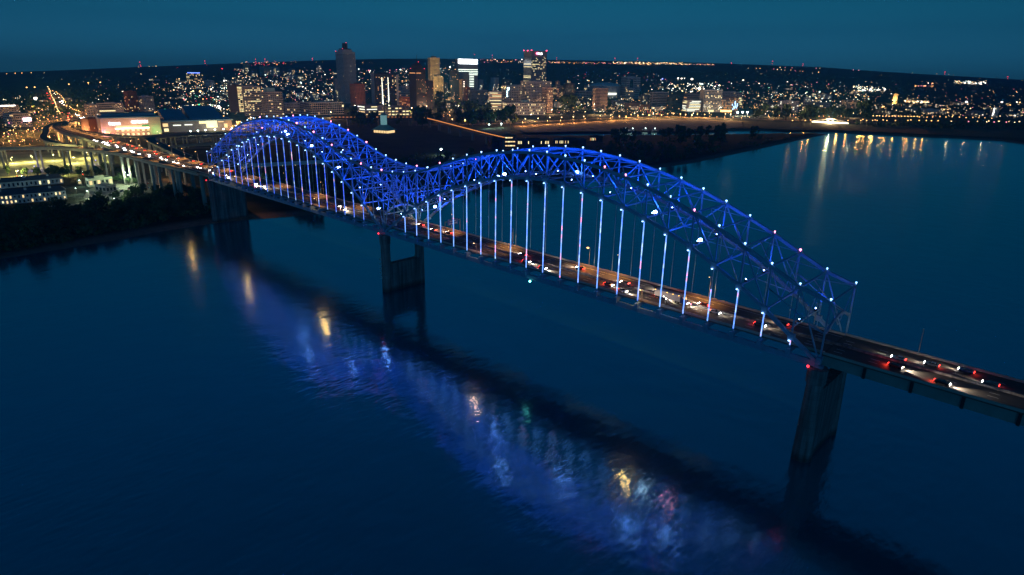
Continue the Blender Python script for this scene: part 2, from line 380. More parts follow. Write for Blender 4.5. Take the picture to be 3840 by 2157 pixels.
# LED strips on the near hangers, small lamps at the nodes
def strip_mat(name, phase, smax):
    m = bpy.data.materials.new(name); m.use_nodes = True; n = m.node_tree; b = n.nodes['Principled BSDF']
    b.inputs['Base Color'].default_value = (0.05, 0.05, 0.08, 1)
    g = n.nodes.new('ShaderNodeNewGeometry'); mp = n.nodes.new('ShaderNodeMapping'); mp.inputs['Scale'].default_value = (0.09, 0.0, 0.16)
    mp.inputs['Location'].default_value = (phase, 0, 0)
    n.links.new(g.outputs['Position'], mp.inputs[0])
    nz = n.nodes.new('ShaderNodeTexNoise'); nz.inputs['Scale'].default_value = 1.0; nz.inputs['Detail'].default_value = 3
    n.links.new(mp.outputs[0], nz.inputs['Vector'])
    cr = n.nodes.new('ShaderNodeValToRGB'); e = cr.color_ramp.elements
    e[0].position = 0.30; e[0].color = (0.40, 0.62, 1, 1); e[1].position = 0.75; e[1].color = (1.0, 0.85, 1.0, 1)
    for p_, c in ((0.44, (0.10, 0.25, 1.0, 1)), (0.52, (0.02, 0.07, 1.0, 1) if smax < 3 else (0.14, 0.36, 1.0, 1)), (0.60, (0.22, 0.42, 1, 1)), (0.66, (1.0, 0.30, 0.60, 1))):
        k = cr.color_ramp.elements.new(p_); k.color = c
    n.links.new(nz.outputs[0], cr.inputs[0]); n.links.new(cr.outputs[0], b.inputs['Emission Color'])
    # separate diodes one above the other
    sp = n.nodes.new('ShaderNodeSeparateXYZ'); n.links.new(g.outputs['Position'], sp.inputs[0])
    a = n.nodes.new('ShaderNodeMath'); a.operation = 'MULTIPLY'; a.inputs[1].default_value = 13.0; n.links.new(sp.outputs[2], a.inputs[0])
    s_ = n.nodes.new('ShaderNodeMath'); s_.operation = 'SINE'; n.links.new(a.outputs[0], s_.inputs[0])
    r_ = n.nodes.new('ShaderNodeMapRange'); r_.inputs['From Min'].default_value = -1; r_.inputs['To Min'].default_value = 0.8; r_.inputs['To Max'].default_value = smax
    n.links.new(s_.outputs[0], r_.inputs[0]); n.links.new(r_.outputs[0], b.inputs['Emission Strength'])
    m.cycles.emission_sampling = 'NONE'
    return m
STRIP_R = strip_mat('led_strip_bright', 3.1, 3.3); STRIP_L = strip_mat('led_strip_mixed', 11.7, 2.2)
for Y in (0, W):
    for i in range(-23, 24):
        if abs(i) in (0, 1, 23) or i % 24 == 0: 
            if i == 0: continue
            if abs(i) == 1: continue
        x = i*PL; z1 = zb(i)-1.2
        if z1 < ZD+1: continue
        m = MB(); m.cyl((x, Y, 43.2), (x, Y, z1), 0.16, n=6); h = part(m, 'hanger', STEEL)
        if Y == 0:
            s = MB(); s.box((x-0.19, -0.42, ZD+0.4 if i != 20 else ZD+0.4), (x+0.19, -0.17, z1-0.5 if i != 20 else z1-9))
            part(s, 'light_strip', STRIP_R if i > 0 else STRIP_L, h)
            k = MB(); k.ball((x-0.3, -1.2, z1-0.2), 0.5 if i > 0 else 0.6, squash=0.6); part(k, 'node_lamp', NODE_W, h)
pink = {0, 5, 6, 15, 16, 19, 22, 23, -3, -5, -7, -9, -14, -19, -2}
for Y in (0, W):
    for i in range(-24, 25):
        k = MB(); zz = zt(i)+1.35
        hot = (Y == 0 and i in (15, 16, 19)) or (Y > 0 and i in (21, 22))
        k.ball((i*PL, Y, zz), rnd.uniform(.36, .56) if i > 0 else rnd.uniform(.45, .66), squash=0.7); k.cyl((i*PL, Y, zt(i)+0.5), (i*PL, Y, zz), 0.12, n=5)
        mt = NODE_P if ((i in pink and rnd.random() < .7 and i < 6) or hot) else NODE_W
        part(k, 'chord_lamp', mt)
# floodlights under the road-side of the arches, aimed up through the trusses
def flood(i, Y, power, big=False):
    x = i*PL; z = max(zb(i), ZD+8)+0.9
    m = MB(); m.box((x-0.5, Y-0.4, z-0.5), (x+0.5, Y+0.4, z+0.3)); f = part(m, 'floodlight', DARK)
    m = MB(); m.ball((x, Y, z+0.62), 1.0 if big else 0.25, squash=0.8); part(m, 'floodlight_lens', FLOOD, f)
    return lamp('floodlight_beam', 'SPOT', (x, Y-14, z+1.6), power, (0.008, 0.10, 1.0), BR, 0.4, size=R(176), blend=0.15, rot=(math.pi, 0, 0))
for i in list(range(-23, 24, 2)):
    k = 1.0 if i < 12 else max(0.22, 1-(i-12)*0.075)
    if i < -14: k = 0.7
    for Y in (5.5, 22.5):
        flood(i, Y, 11500*k)
for i, Y in ((-14, 20), (-11, 4), (-8, 4), (-5, 4), (-1, 4), (2, 24), (7, 24), (9, 6), (12, 24), (17, 8), (19, 8)):
    flood(i, Y, 5000, big=True)
# deck
m = MB(); m.box((-24*PL, 1.6, ZD-0.5), (24*PL, 26.4, ZD)); part(m, 'road_deck', ASPH)
m = MB()
for y0, y1 in ((1.6, 2.0), (26.0, 26.4)):
    m.box((-24*PL, y0, ZD+0.003), (24*PL, y1, ZD+0.95))
part(m, 'parapet', CONC2)
m = MB(); m.box((-24*PL, 13.5, ZD+0.003), (24*PL, 14.5, ZD+0.9)); part(m, 'median_barrier', CONC)
m = MB()
for y in (4.2, 12.9, 15.1, 23.8): m.box((-24*PL, y-0.1, ZD+0.004), (24*PL, y+0.1, ZD+0.012))
for y in (7.1, 10.0, 18.0, 20.9):
    x = -24*PL
    while x < 24*PL: m.box((x, y-0.1, ZD+0.004), (x+3, y+0.1, ZD+0.012)); x += 12
part(m, 'lane_marking', MARK)
for Y in (0, W):
    m = MB(); m.box((-24*PL, Y-0.55, 39.2), (24*PL, Y+0.55, 41.6)); part(m, 'tie_girder', STEEL)
for i in range(-24, 25):
    m = MB(); x = i*PL; m.box((x-0.5, -0.9, 41.7), (x+0.5, W+0.9, 43.2))
    m.prism([(x-0.9, -1.5), (x+0.9, -1.5), (x+0.5, 1.5), (x-0.5, 1.5)], 40.9, 43.5)
    part(m, 'floor_beam', STEEL)
m = MB()
for y in (3, 7.4, 11.8, 16.2, 20.6, 25): m.box((-24*PL, y-0.25, 43.25), (24*PL, y+0.25, ZD-0.55))
part(m, 'stringer', STEEL)

# ------------------------------------------------------------------ bridge piers
def pier(name, X, label, zbase=-3.0, top=39.1, solid=0.3, cap=True, flare=0.0):
    o = empty(name, (X, 14, zbase)); tag(o, label, 'bridge pier')
    for Y in (0, W):
        m = MB(); m.cyl((X, Y, zbase), (X, Y, top-6), 3.2+flare, 3.0, n=20)
        m.cyl((X, Y, top-6), (X, Y, top), 3.6, 3.6, n=20); part(m, 'column', CONC, o)
    m = MB(); zz = zbase+(top-zbase)*solid
    m.box((X-2.4, 0.5, zbase), (X+2.4, W-0.5, zz)); part(m, 'web_wall', CONC, o)
    m = MB(); m.ball((X-2.8, -2.9, top+0.6), 0.55); m.cyl((X-2.8, -2.9, top), (X-2.8, -2.9, top+0.5), 0.15, n=6)
    part(m, 'navigation_lamp', L_RED, o)
    for Y in (0, W):
        m = MB(); m.prism([(X-1.6, Y-0.8), (X+1.6, Y-0.8), (X+1.6, Y+0.8), (X-1.6, Y+0.8)], top+0.003, 40.2)
        part(m, 'bearing', STEEL, o)
    return o
p0 = pier('bridge_pier', 0, 'middle concrete bridge pier with two columns standing in open water', solid=0.52)
pier('bridge_pier', 24*PL, 'tall right concrete pier where the lit arch ends over water', solid=0.78, flare=0.6)
pier('bridge_pier', -24*PL, 'left concrete pier with solid wall standing at the river bank', zbase=0.5, solid=0.93)
for k in range(5):                                     # height gauge plates on the pier
    z = 21.5-k*3.1; m = MB(); a = math.atan2(-1, -0.15)
    m.box((-2.3, -3.62, z), (-0.3, -3.46, z+1.8), 0)
    m.box((-2.0, -3.66, z+0.3), (-1.7, -3.621, z+1.5), 1); m.box((-1.3, -3.66, z+0.3), (-1.0, -3.621, z+1.5), 1)
    if k % 2: m.box((-1.699, -3.66, z+1.2), (-1.301, -3.621, z+1.5), 1)
    else: m.box((-1.699, -3.66, z+0.7), (-1.301, -3.621, z+1.0), 1)
    part(m, 'gauge_plate', [mat('gauge_plate_paint', (0.6, 0.75, 0.8), 0.5), DARK], p0)

# ------------------------------------------------------------------ road ribbons
def offset_line(pts, w):
    L, Rr = [], []
    for i, p in enumerate(pts):
        a = pts[max(i-1, 0)]; b = pts[min(i+1, len(pts)-1)]
        dx, dy = b[0]-a[0], b[1]-a[1]; l = math.hypot(dx, dy) or 1
        nx, ny = -dy/l, dx/l
        L.append((p[0]+nx*w/2, p[1]+ny*w/2)); Rr.append((p[0]-nx*w/2, p[1]-ny*w/2))
    return L, Rr
def smooth(pts, it=2):
    for _ in range(it):
        q = [pts[0]]
        for a, b in zip(pts, pts[1:]):
            q.append(tuple(.75*u+.25*v for u, v in zip(a, b))); q.append(tuple(.25*u+.75*v for u, v in zip(a, b)))
        q.append(pts[-1]); pts = q
    return pts
def ribbon(mb, pts, w, z0, z1, mi=0, shift=0.0):
    if shift:
        L, _ = offset_line(pts, 2*shift); pts = [(l[0], l[1], p[2]) for l, p in zip(L, pts)]
    L, Rr = offset_line(pts, w)
    vs = []
    for l, r, p in zip(L, Rr, pts):
        vs += [(l[0], l[1], p[2]+z0), (r[0], r[1], p[2]+z0), (r[0], r[1], p[2]+z1), (l[0], l[1], p[2]+z1)]
    fs = []
    for i in range(len(pts)-1):
        a, b = 4*i, 4*i+4
        for k in range(4): fs.append((a+k, a+(k+1) % 4, b+(k+1) % 4, b+k))
    n = 4*len(pts)-4; fs += [(0, 3, 2, 1), (n, n+1, n+2, n+3)]
    mb.add(vs, fs, mi)
def along(pts, step, start=0.0):
    out = []; need = start
    for a, b in zip(pts, pts[1:]):
        l = math.dist(a[:2], b[:2]); t = need
        while t < l:
            q = t/l; out.append((a[0]+(b[0]-a[0])*q, a[1]+(b[1]-a[1])*q, a[2]+(b[2]-a[2])*q, math.atan2(b[1]-a[1], b[0]-a[0])))
            t += step
        need = t-l
    return out
def viaduct(name, label, pts, w, step, start, girder=2.2, cols=2, gm=CONC2, median=False, r=1.7, lanes=()):
    o = empty(name, (pts[0][0], pts[0][1], 0)); tag(o, label, 'viaduct')
    m = MB(); ribbon(m, pts, w, -0.5, 0); part(m, 'road_deck', ASPH, o)
    m = MB(); ribbon(m, pts, 0.4, 0.003, 0.95, 0, w/2-0.2); part(m, 'parapet', CONC2, o)
    m = MB(); ribbon(m, pts, 0.4, 0.003, 0.95, 0, -w/2+0.2); part(m, 'parapet', CONC2, o)
    m = MB(); ribbon(m, pts, 0.7, -0.5-girder, -0.503, 0, w/2-1.2); part(m, 'girder', gm, o)
    m = MB(); ribbon(m, pts, 0.7, -0.5-girder, -0.503, 0, -w/2+1.2); part(m, 'girder', gm, o)
    if median: m = MB(); ribbon(m, pts, 0.9, 0.003, 0.9); part(m, 'median_barrier', CONC, o)
    m = MB()
    for s_ in lanes:
        for a in along(pts, 12, 2):
            c, s2 = math.cos(a[3]), math.sin(a[3]); x, y = a[0]-s2*s_, a[1]+c*s_
            m.bar((x, y, a[2]+0.008), (x+3*c, y+3*s2, a[2]+0.008), 0.2, 0.008)
    if m.v: part(m, 'lane_marking', MARK, o)
    for a in along(pts, step, start):
        g = 0.5; c, s2 = math.cos(a[3]), math.sin(a[3]); zt_ = a[2]-0.5-girder
        m = MB()
        m.bar((a[0]+s2*(w/2-1), a[1]-c*(w/2-1), zt_-0.9), (a[0]-s2*(w/2-1), a[1]+c*(w/2-1), zt_-0.9), 2.2, 1.75)
        for q in ([-1, 1] if cols == 2 else [0]):
            x, y = a[0]-s2*q*w*0.28, a[1]+c*q*w*0.28
            m.cyl((x, y, g), (x, y, zt_-1.77), r, n=12)
        part(m, 'column_bent', CONC2, o)
    return o
# right approach: plate girders running out of the picture
RA = [(24*PL+0.3, 14, ZD), (24*PL+140, 14, ZD)]
ra = viaduct('approach_viaduct', 'dark green girder approach road leaving the tall right pier', RA, 26, 400, 399, girder=4.2, gm=GIRD, median=True, lanes=(-7, -4, 4, 7))
m = MB()
for k in range(1, 9):
    x = 24*PL+k*15.0; m.box((x-0.5, 1.2, 39.5), (x+0.5, 1.85-0.003, 43.7))
part(m, 'girder_stiffener', DARK, ra)
# left approach
ML = [(-24*PL-0.3, 14, ZD), (-360, 14, 44), (-450, 14.5, 43), (-540, 16, 41)]
for px, py, z in ((395, 531, 38), (340, 512, 35), (285, 500, 31), (240, 486, 27), (222, 473, 23), (240, 460, 19), (282, 452, 15)): ML.append(P(px, py, z))
ML = smooth(ML, 2)
viaduct('approach_viaduct', 'wide left approach road on tall round columns carrying cars to the city', ML, 27, 66, 38, girder=2.6, median=True, r=2.1, lanes=(-7, -4, 4, 7))
SR = smooth([(-300, 3.5, 43.9), (-350, 0.5, 43.6)]+[P(*q) for q in ((560, 600, 43), (470, 575, 41), (380, 562, 39), (272, 554, 36), (155, 552, 33), (0, 555, 30), (-150, 562, 28))], 2)
viaduct('exit_ramp', 'near curved ramp bending left on paired columns above the yellow lit lot', SR, 12, 52, 62, girder=2.4, cols=2, r=1.3)
FR = smooth([P(*q) for q in ((700, 588, 43.0), (640, 562, 41), (590, 538, 38), (556, 521, 36), (590, 513, 33), (672, 504, 28), (800, 499, 22), (930, 496, 18))], 2)
viaduct('exit_ramp', 'blue grey ramp joining the left approach from the exhibition hall side', FR, 13, 40, 50, girder=1.8, cols=2, r=1.2)
LR = smooth([P(*q) for q in ((300, 545, 26), (230, 540, 25), (180, 530, 24), (160, 515, 23), (172, 498, 20), (170, 480, 17), (190, 466, 14), (240, 455, 10))], 2)
viaduct('exit_ramp', 'tight amber lit loop ramp left of the main approach road', LR, 10, 36, 30, girder=1.6, cols=1, r=1.2)
CR = smooth([P(*q) for q in ((270, 486, 24), (340, 497, 24), (430, 508, 24), (520, 513, 23), (600, 507, 20), (690, 497, 16))], 2)
viaduct('exit_ramp', 'low dark ramp passing in front of the pink exhibition hall', CR, 11, 40, 30, girder=1.6, cols=1, r=1.2)
UR = smooth([P(*q) for q in ((640, 548, 12), (720, 543, 12), (820, 538, 12), (960, 532, 12), (1100, 527, 11))], 1)
viaduct('elevated_road', 'low elevated road with yellow glow behind the left arch', UR, 14, 45, 20, girder=1.6, cols=1, r=1.2)
UR2 = smooth([P(*q) for q in ((660, 520, 14), (760, 512, 14), (880, 508, 14), (1000, 504, 13), (1160, 500, 12))], 1)
viaduct('elevated_road', 'upper elevated road crossing behind the left arch crown', UR2, 14, 45, 20, girder=1.6, cols=1, r=1.2)

# ------------------------------------------------------------------ flat roads, lots, landing
def flat(name, pts, w, material, dz=0.06, close=False):
    m = MB(); L, Rr = offset_line(pts, w); vs = []
    for l, r in zip(L, Rr):
        vs += [(l[0], l[1], ground(*l)+dz), (r[0], r[1], ground(*r)+dz)]
    m.add(vs, [(2*i, 2*i+1, 2*i+3, 2*i+2) for i in range(len(pts)-1)])
    return tag(m.build(name, material), kind='structure')
def sheet(name, px, material, dz=0.05):
    pts = [G(x, y)[:2] for x, y in px]; n = len(pts)
    m = MB(); ar = sum(pts[i][0]*pts[(i+1) % n][1]-pts[(i+1) % n][0]*pts[i][1] for i in range(n))
    if ar < 0: pts = pts[::-1]
    m.add([(x, y, ground(x, y)+dz) for x, y in pts], [tuple(range(n))])
    return tag(m.build(name, material), kind='structure')
COB = mat('cobblestone', (0.16, 0.125, 0.11), 0.9, 0, 0.5, 0.03)
PAVE = mat('pavement', (0.2, 0.19, 0.17), 0.85, 0, 0.3, 0.05)
GRASS = mat('park_grass', (0.03, 0.045, 0.018), 0.95, 0, 0.4, 0.05)
BLV = smooth([G(x, y) for x, y in ((284, 455), (290, 442), (262, 425), (235, 405), (214, 383), (200, 362), (192, 346))], 2)
flat('boulevard_road', BLV, 60, ASPH, 0.12)
RIV = smooth([G(x, y) for x, y in ((1560, 470), (1750, 468), (1930, 462), (2100, 453), (2320, 442), (2460, 438), (2640, 442), (2790, 446), (2960, 452), (3120, 457), (3300, 461), (3500, 465))], 2)
flat('riverside_road', RIV, 26, mat('warm_asphalt', (0.14, 0.12, 0.10), 0.8, 0, 0.3, 0.05), 0.35)
sheet('cobblestone_landing', [(1925, 471), (2100, 461), (2320, 450), (2460, 446), (2640, 450), (2780, 456), (2785, 474), (2700, 487), (2541, 492), (2352, 494), (2166, 493), (1975, 497), (1930, 484)], COB, 0.2)
sheet('harbour_lawn', [(1640, 490), (1800, 472), (1915, 474), (1965, 500), (1850, 512), (1700, 510)], GRASS, 0.12)
sheet('far_bank_lawn', [(2790, 455), (2980, 460), (3200, 468), (3600, 478), (3900, 492), (3900, 520), (3500, 505), (3150, 488), (2950, 487), (2790, 478)], GRASS, 0.10)
sheet('viaduct_lot', [(-60, 572), (340, 566), (430, 600), (330, 640), (200, 668), (-60, 690)], mat('lot_concrete', (0.24, 0.23, 0.16), 0.9, 0, 0.5, 0.04), 0.1)
sheet('shop_forecourt', [(312, 742), (330, 712), (380, 690), (460, 676), (520, 690), (505, 735), (440, 760), (360, 768)], PAVE, 0.12)
sheet('car_park', [(520, 690), (560, 672), (640, 668), (720, 690), (700, 715), (600, 728), (530, 720)], ASPH, 0.1)
flat('bank_road', smooth([G(x, y) for x, y in ((-80, 800), (120, 780), (230, 772), (330, 762), (430, 748), (520, 735))], 2), 9, mat('bank_asphalt', (0.13, 0.13, 0.14), 0.8, 0, 0.2, 0.1), 0.14)
flat('expressway', smooth([G(x, y) for x, y in ((-60, 470), (60, 462), (160, 455), (250, 447), (350, 440))], 2), 22, ASPH, 0.1)
flat('expressway', smooth([G(x, y) for x, y in ((620, 560), (760, 555), (900, 548), (1080, 540))], 2), 24, ASPH, 0.1)

# ------------------------------------------------------------------ vehicles (at rest in their lanes, lamps lit)
def paint(name, c): return mat(name, c, 0.3, 0.2, spec=0.6)
PAINTS = [paint('car_paint_white', (.6, .6, .6)), paint('car_paint_silver', (.35, .36, .38)), paint('car_paint_black', (.02, .02, .02)), paint('car_paint_red', (.3, .02, .02)), paint('car_paint_blue', (.03, .06, .22)), paint('car_paint_grey', (.12, .12, .13))]
RUB = mat('tyre_rubber', (.02, .02, .02), .9); CGL = mat('car_glass', (.01, .012, .015), .1, spec=.8)
_car = {}
def car_meshes(k):
    if k in _car: return _car[k]
    m = MB()                                            # lower body: side profile extruded, bonnet and boot lower than waist
    prof = [(-2.3, .35), (-2.35, .75), (-2.2, .95), (-1.4, 1.0), (-1.0, 1.02), (.9, 1.0), (1.9, .85), (2.3, .68), (2.35, .35)]
    n = len(prof); vs = [(x, -.9, z) for x, z in prof]+[(x, .9, z) for x, z in prof]
    m.add(vs, [tuple(range(n)), tuple(range(2*n-1, n-1, -1))]+[(i, n+i, n+(i+1) % n, (i+1) % n) for i in range(n)])
    cab = MB(); cp = [(-1.75, 1.0), (-1.2, 1.45), (.25, 1.48), (1.05, 1.0)]; n = 4
    vs = [(x, -.82 if z < 1.2 else -.66, z) for x, z in cp]+[(x, .82 if z < 1.2 else .66, z) for x, z in cp]
    cab.add(vs, [tuple(range(n)), tuple(range(2*n-1, n-1, -1))]+[(i, n+i, n+(i+1) % n, (i+1) % n) for i in range(n)])
    rf = MB(); rf.box((-1.15, -.62, 1.452), (.22, .62, 1.50))
    wh = MB(); wh.cyl((0, -.12, 0), (0, .12, 0), .34, n=12)
    hl = MB(); hl.box((-.06, -.24, -.12), (.06, .24, .12)); tl = MB(); tl.box((-.05, -.26, -.13), (.05, .26, .13))
    _car[k] = (m.mesh('body', PAINTS[k]), cab.mesh('cabin_glass', CGL), rf.mesh('roof_panel', PAINTS[k]), wh.mesh('wheel', RUB), hl.mesh('headlight', HEADL), tl.mesh('taillight', TAILL))
    return _car[k]
def car(x, y, z, rz, k, label, group, lights=True, beam=0.0, detail=True, s=1.0):
    b = car_meshes(k); o = empty('car', (x, y, z), rz); tag(o, label, 'car', group)
    if s != 1.0: o.scale = (s, s, s)
    link('body', b[0], o); link('cabin_glass', b[1], o)
    if detail:
        link('roof_panel', b[2], o)
        for wx in (-1.45, 1.45):
            for wy in (-.84, .84): link('wheel', b[3], o, (wx, wy, .34))
    if lights:
        for wy in (-.6, .6):
            link('headlight', b[4], o, (2.36, wy, .62)); link('taillight', b[5], o, (-2.37, wy, .78))
    if beam:
        lamp('headlight_beam', 'SPOT', (2.6, 0, .7), beam, (1.0, .82, .6), o, .1, size=R(70), blend=.8, rot=(0, R(-82), 0))
        lamp('taillight_glow', 'POINT', (-2.9, 0, .75), beam*0.02, (1, .05, .02), o, .15)
    return o
def truck(x, y, z, rz, label, group, beam=0.0):
    o = empty('lorry', (x, y, z), rz); tag(o, label, 'lorry', group)
    m = MB(); m.box((-9.5, -1.25, 1.1), (3.6, 1.25, 4.0)); m.build('trailer', mat('trailer_panel', (.45, .45, .46), .5, 0, .1, 2), o)
    m = MB(); p = [(3.9, .6), (3.9, 3.4), (4.8, 3.5), (5.9, 2.6), (6.2, 1.6), (6.9, 1.4), (6.9, .6)]; n = len(p)
    m.add([(a, -1.15, c) for a, c in p]+[(a, 1.15, c) for a, c in p], [tuple(range(n-1, -1, -1)), tuple(range(n, 2*n))]+[(i, (i+1) % n, n+(i+1) % n, n+i) for i in range(n)])
    m.build('cab', PAINTS[4], o)
    m = MB(); m.box((-9.3, -.5, .75), (6.2, .5, 1.09)); m.build('chassis', DARK, o)
    for wx in (-8.5, -7.2, 1.6, 2.9, 5.6):
        for wy in (-1.05, 1.05):
            m = MB(); m.cyl((wx, wy-.15, .5), (wx, wy+.15, .5), .5, n=12); m.build('wheel', RUB, o)
    for wy in (-.85, .85):
        m = MB(); m.box((6.91, wy-.2, .8), (7.0, wy+.2, 1.1)); m.build('headlight', HEADL, o)
        m = MB(); m.box((-9.6, wy-.25, 1.2), (-9.52, wy+.25, 1.5)); m.build('taillight', TAILL, o)
    for wx in (-9, -6, -3, 0, 3):
        m = MB(); m.box((wx-.15, -1.33, 3.8), (wx+.15, -1.26, 3.98)); m.build('marker_lamp', MARKL, o)
    if beam:
        lamp('headlight_beam', 'SPOT', (7.3, 0, 1.0), beam, (1.0, .82, .6), o, .1, size=R(70), blend=.8, rot=(0, R(-82), 0))
    return o
lane_n = (5.6, 8.5, 11.4); lane_f = (16.5, 19.4, 22.3)
CN = ['white', 'silver', 'black', 'red', 'blue', 'grey']
def bridge_car(x, lane, d, k, where, beam=16000):
    y = (lane_n if d > 0 else lane_f)[lane]
    car(x, y, ZD+.015, 0 if d > 0 else math.pi, k, '%s car %s' % (CN[k], where), 'cars on the bridge', beam=beam if x < 225 else 2500)
for x, ln, d, k, wh in (
    (-262, 1, 1, 0, 'first in the near lanes after the left portal'), (-250, 0, 1, 5, 'nearest the parapet at the left portal'), (-196, 0, 1, 0, 'alone in the near lane of the left span'), (-186, 1, 1, 1, 'middle near lane of the left span'),
    (-62, 1, 1, 0, 'bright headlamps below the left arch near the middle pier'), (-74, 2, 1, 2, 'behind the bright one below the left arch'),
    (14, 1, -1, 3, 'far lanes just right of the middle pier'), (30, 0, -1, 2, 'far lanes with red tail lamps right of the middle pier'), (42, 1, -1, 5, 'third of the red tail lamps right of the middle pier'),
    (118, 1, 1, 0, 'near lanes under the crown of the right arch'), (132, 0, 1, 1, 'near parapet under the crown of the right arch'),
    (108, 0, -1, 2, 'far inner lane under the right arch crown'), (146, 1, -1, 3, 'far middle lane beside the orange lamp post'),
    (172, 1, 1, 5, 'near middle lane beyond the orange lamp post'), (182, 0, 1, 0, 'outer near lane at the bright light strip'), (200, 2, 1, 4, 'inner near lane below the falling right arch'),
    (176, 0, -1, 1, 'far inner lane below the falling right arch'), (196, 1, -1, 2, 'far middle lane below the falling right arch'), (218, 0, -1, 3, 'far inner lane before the short light strips'),
    (226, 2, 1, 0, 'near inner lane before the right portal'), (246, 2, 1, 5, 'near inner lane at the right portal'), (252, 1, -1, 2, 'far lanes entering the right portal')):
    bridge_car(x, ln, d, k, wh)
for x, ln, d, k, wh in ((296, 0, -1, 0, 'left of two with white headlamps'), (306, 1, -1, 1, 'second with white headlamps'), (316, 2, -1, 4, 'outermost far lane'), (297, 1, 1, 3, 'near lane behind the right pier'), (312, 0, 1, 2, 'near lane nearest the parapet'), (324, 0, -1, 5, 'last of the far lane before the edge')):
    y = (lane_n if d > 0 else lane_f)[ln]
    car(x, y, ZD+.015, 0 if d > 0 else math.pi, k, '%s car on the right approach, %s' % (CN[k], wh), 'cars on the right approach', beam=16000 if d > 0 else 3500)
truck(-206, 8.5, ZD+.015, 0, 'box lorry with amber marker lamps in the near lanes of the left span', 'lorries on the bridge', 16000)
truck(206, 11.3, ZD+.015, 0, 'box lorry with amber marker lamps below the falling right arch', 'lorries on the bridge', 16000)
k = 0
def lane_cars(pts, off, step, start, d, n, label, group, beam):
    global k
    for j, a in enumerate(along(pts, step, start)[:n]):
        c, s2 = math.cos(a[3]), math.sin(a[3]); rz = a[3] if d > 0 else a[3]+math.pi
        o2 = off+rnd.choice((-3, 0, 3)) ; jx = rnd.uniform(-5, 5)
        car(a[0]-s2*o2+c*jx, a[1]+c*o2+s2*jx, a[2]+.02, rz, rnd.randrange(6), label, group, beam=beam, s=1.0 if j < 12 else 1.25)
lane_cars(ML, 7, 17, 10, -1, 26, 'car with bright white headlamps coming along the left approach road', 'oncoming cars on the left approach', 9000)
lane_cars(ML, -7, 30, 14, 1, 14, 'car with red tail lamps driving up the left approach road', 'leaving cars on the left approach', 7000)

# ------------------------------------------------------------------ lamp posts
AMB = (1.0, .42, .10); WHT = (1.0, .86, .6); COOL = (.7, 1.0, .85)
def street_lamp(x, y, z, label, group, m=L_AMBER, col=AMB, h=11.0, power=0, rz=0.0, s=1.0, rad=None, spot=False):
    o = empty('street_lamp', (x, y, z), rz); tag(o, label, 'street lamp', group)
    q = MB(); q.cyl((0, 0, 0), (0, 0, h), .16*s, .1*s, n=6); q.cyl((0, 0, h-.05), (1.6, 0, h+.35), .08*s, n=5); q.build('pole', POLE, o)
    r = rad or .55*s
    q = MB(); q.ball((1.8, 0, h+.25-.3*r), r, squash=.6); q.build('lamp_head', m, o)
    if power and spot: lamp('lamp_light', 'SPOT', (1.8, 0, h-.6*r), power, col, o, .3, size=R(118), blend=.7, rot=(0, R(-14), 0))
    elif power: lamp('lamp_light', 'POINT', (1.8, 0, h-.9*r), power, col, o, .5)
    return o
_sl = {}; LASTL = [None]
def ordinal(i, n):
    if i == 1: return 'leftmost'
    if i == n: return 'rightmost'
    return '%d%s from left' % (i, 'th' if 10 <= i % 100 <= 20 else {1: 'st', 2: 'nd', 3: 'rd'}.get(i % 10, 'th'))
def far_lamp(px, py, m, name, label, group, h=10.0, r=None, power=0, col=AMB):
    x, y, z = G(px, py, h); D = dist(x, y); r = r or D*.00050
    rr = round(r, 1)
    key = (m.name, rr, h)
    if key not in _sl:
        q = MB(); q.cyl((0, 0, 0), (0, 0, h-rr*.4), .2, n=4, mi=1); q.ball((0, 0, h), max(rr, .25), squash=.7); _sl[key] = q.mesh('street_lamp', [m, POLE])
    o = link('street_lamp', _sl[key], None, (x, y, z)); tag(o, label, 'street lamp', group); LASTL[0] = o
    if power: lamp('lamp_light', 'POINT', (0, 0, h-rr-.6), power, col, o, 1.0)
    return o
# bridge lamp posts along the far parapet
for i, (x, lit) in enumerate(((-240, 1), (-180, 1), (-120, 1), (-60, 1), (0, 1), (38, 1), (90, 1), (146, 1), (165, 1), (215, 1), (262, 0), (300, 0), (345, 0))):
    o = street_lamp(x, 26.9, ZD-.5, 'tall lamp post on the far bridge parapet, number %s from the left portal' % ['one', 'two', 'three', 'four', 'five', 'six', 'seven', 'eight', 'nine', 'ten', 'eleven', 'twelve', 'thirteen'][i], 'lamp posts on the bridge', L_AMBER if lit else DARK, AMB, 11, (14000 if lit else 0), -math.pi/2, .9, rad=.7 if x == 146 else .22, spot=True)
for i, (x, c_, m_) in enumerate(((-345, (1, .42, .10), L_AMBER), (-217, (1, .42, .10), L_AMBER), (-84, (1, .42, .10), L_AMBER), (87, (1, .45, .3), L_AMBER), (196, (1, .45, .10), L_AMBER), (208, (.7, .8, 1), L_WHITE), (221, (1, .3, .4), L_PINK))):
    street_lamp(x, .3, ZD-.5, 'short lamp post on the near parapet with %s light, %s' % (('amber', 'amber', 'amber', 'pinkish', 'orange', 'white', 'pink')[i], ordinal(i+1, 7)), 'near parapet lamps', m_, c_, 6.5, (3000, 2600, 3800, 1600, 2200, 450, 350)[i], -math.pi/2, .8, rad=.35)
for i, a in enumerate(along(ML, 38, 20)[:24]):
    c, s2 = math.cos(a[3]), math.sin(a[3])
    street_lamp(a[0]-s2*13.2*-1, a[1]+c*13.2*-1, a[2], 'amber lamp post on the left approach parapet, %s counted from the arch' % ordinal(i+1, 99).replace(' from left', '').replace('leftmost', '1st'), 'lamp posts on the left approach', L_AMBER, AMB, 11, 26000 if i < 10 else 52000, a[3]+math.pi/2, 1.0, rad=.5, spot=True)
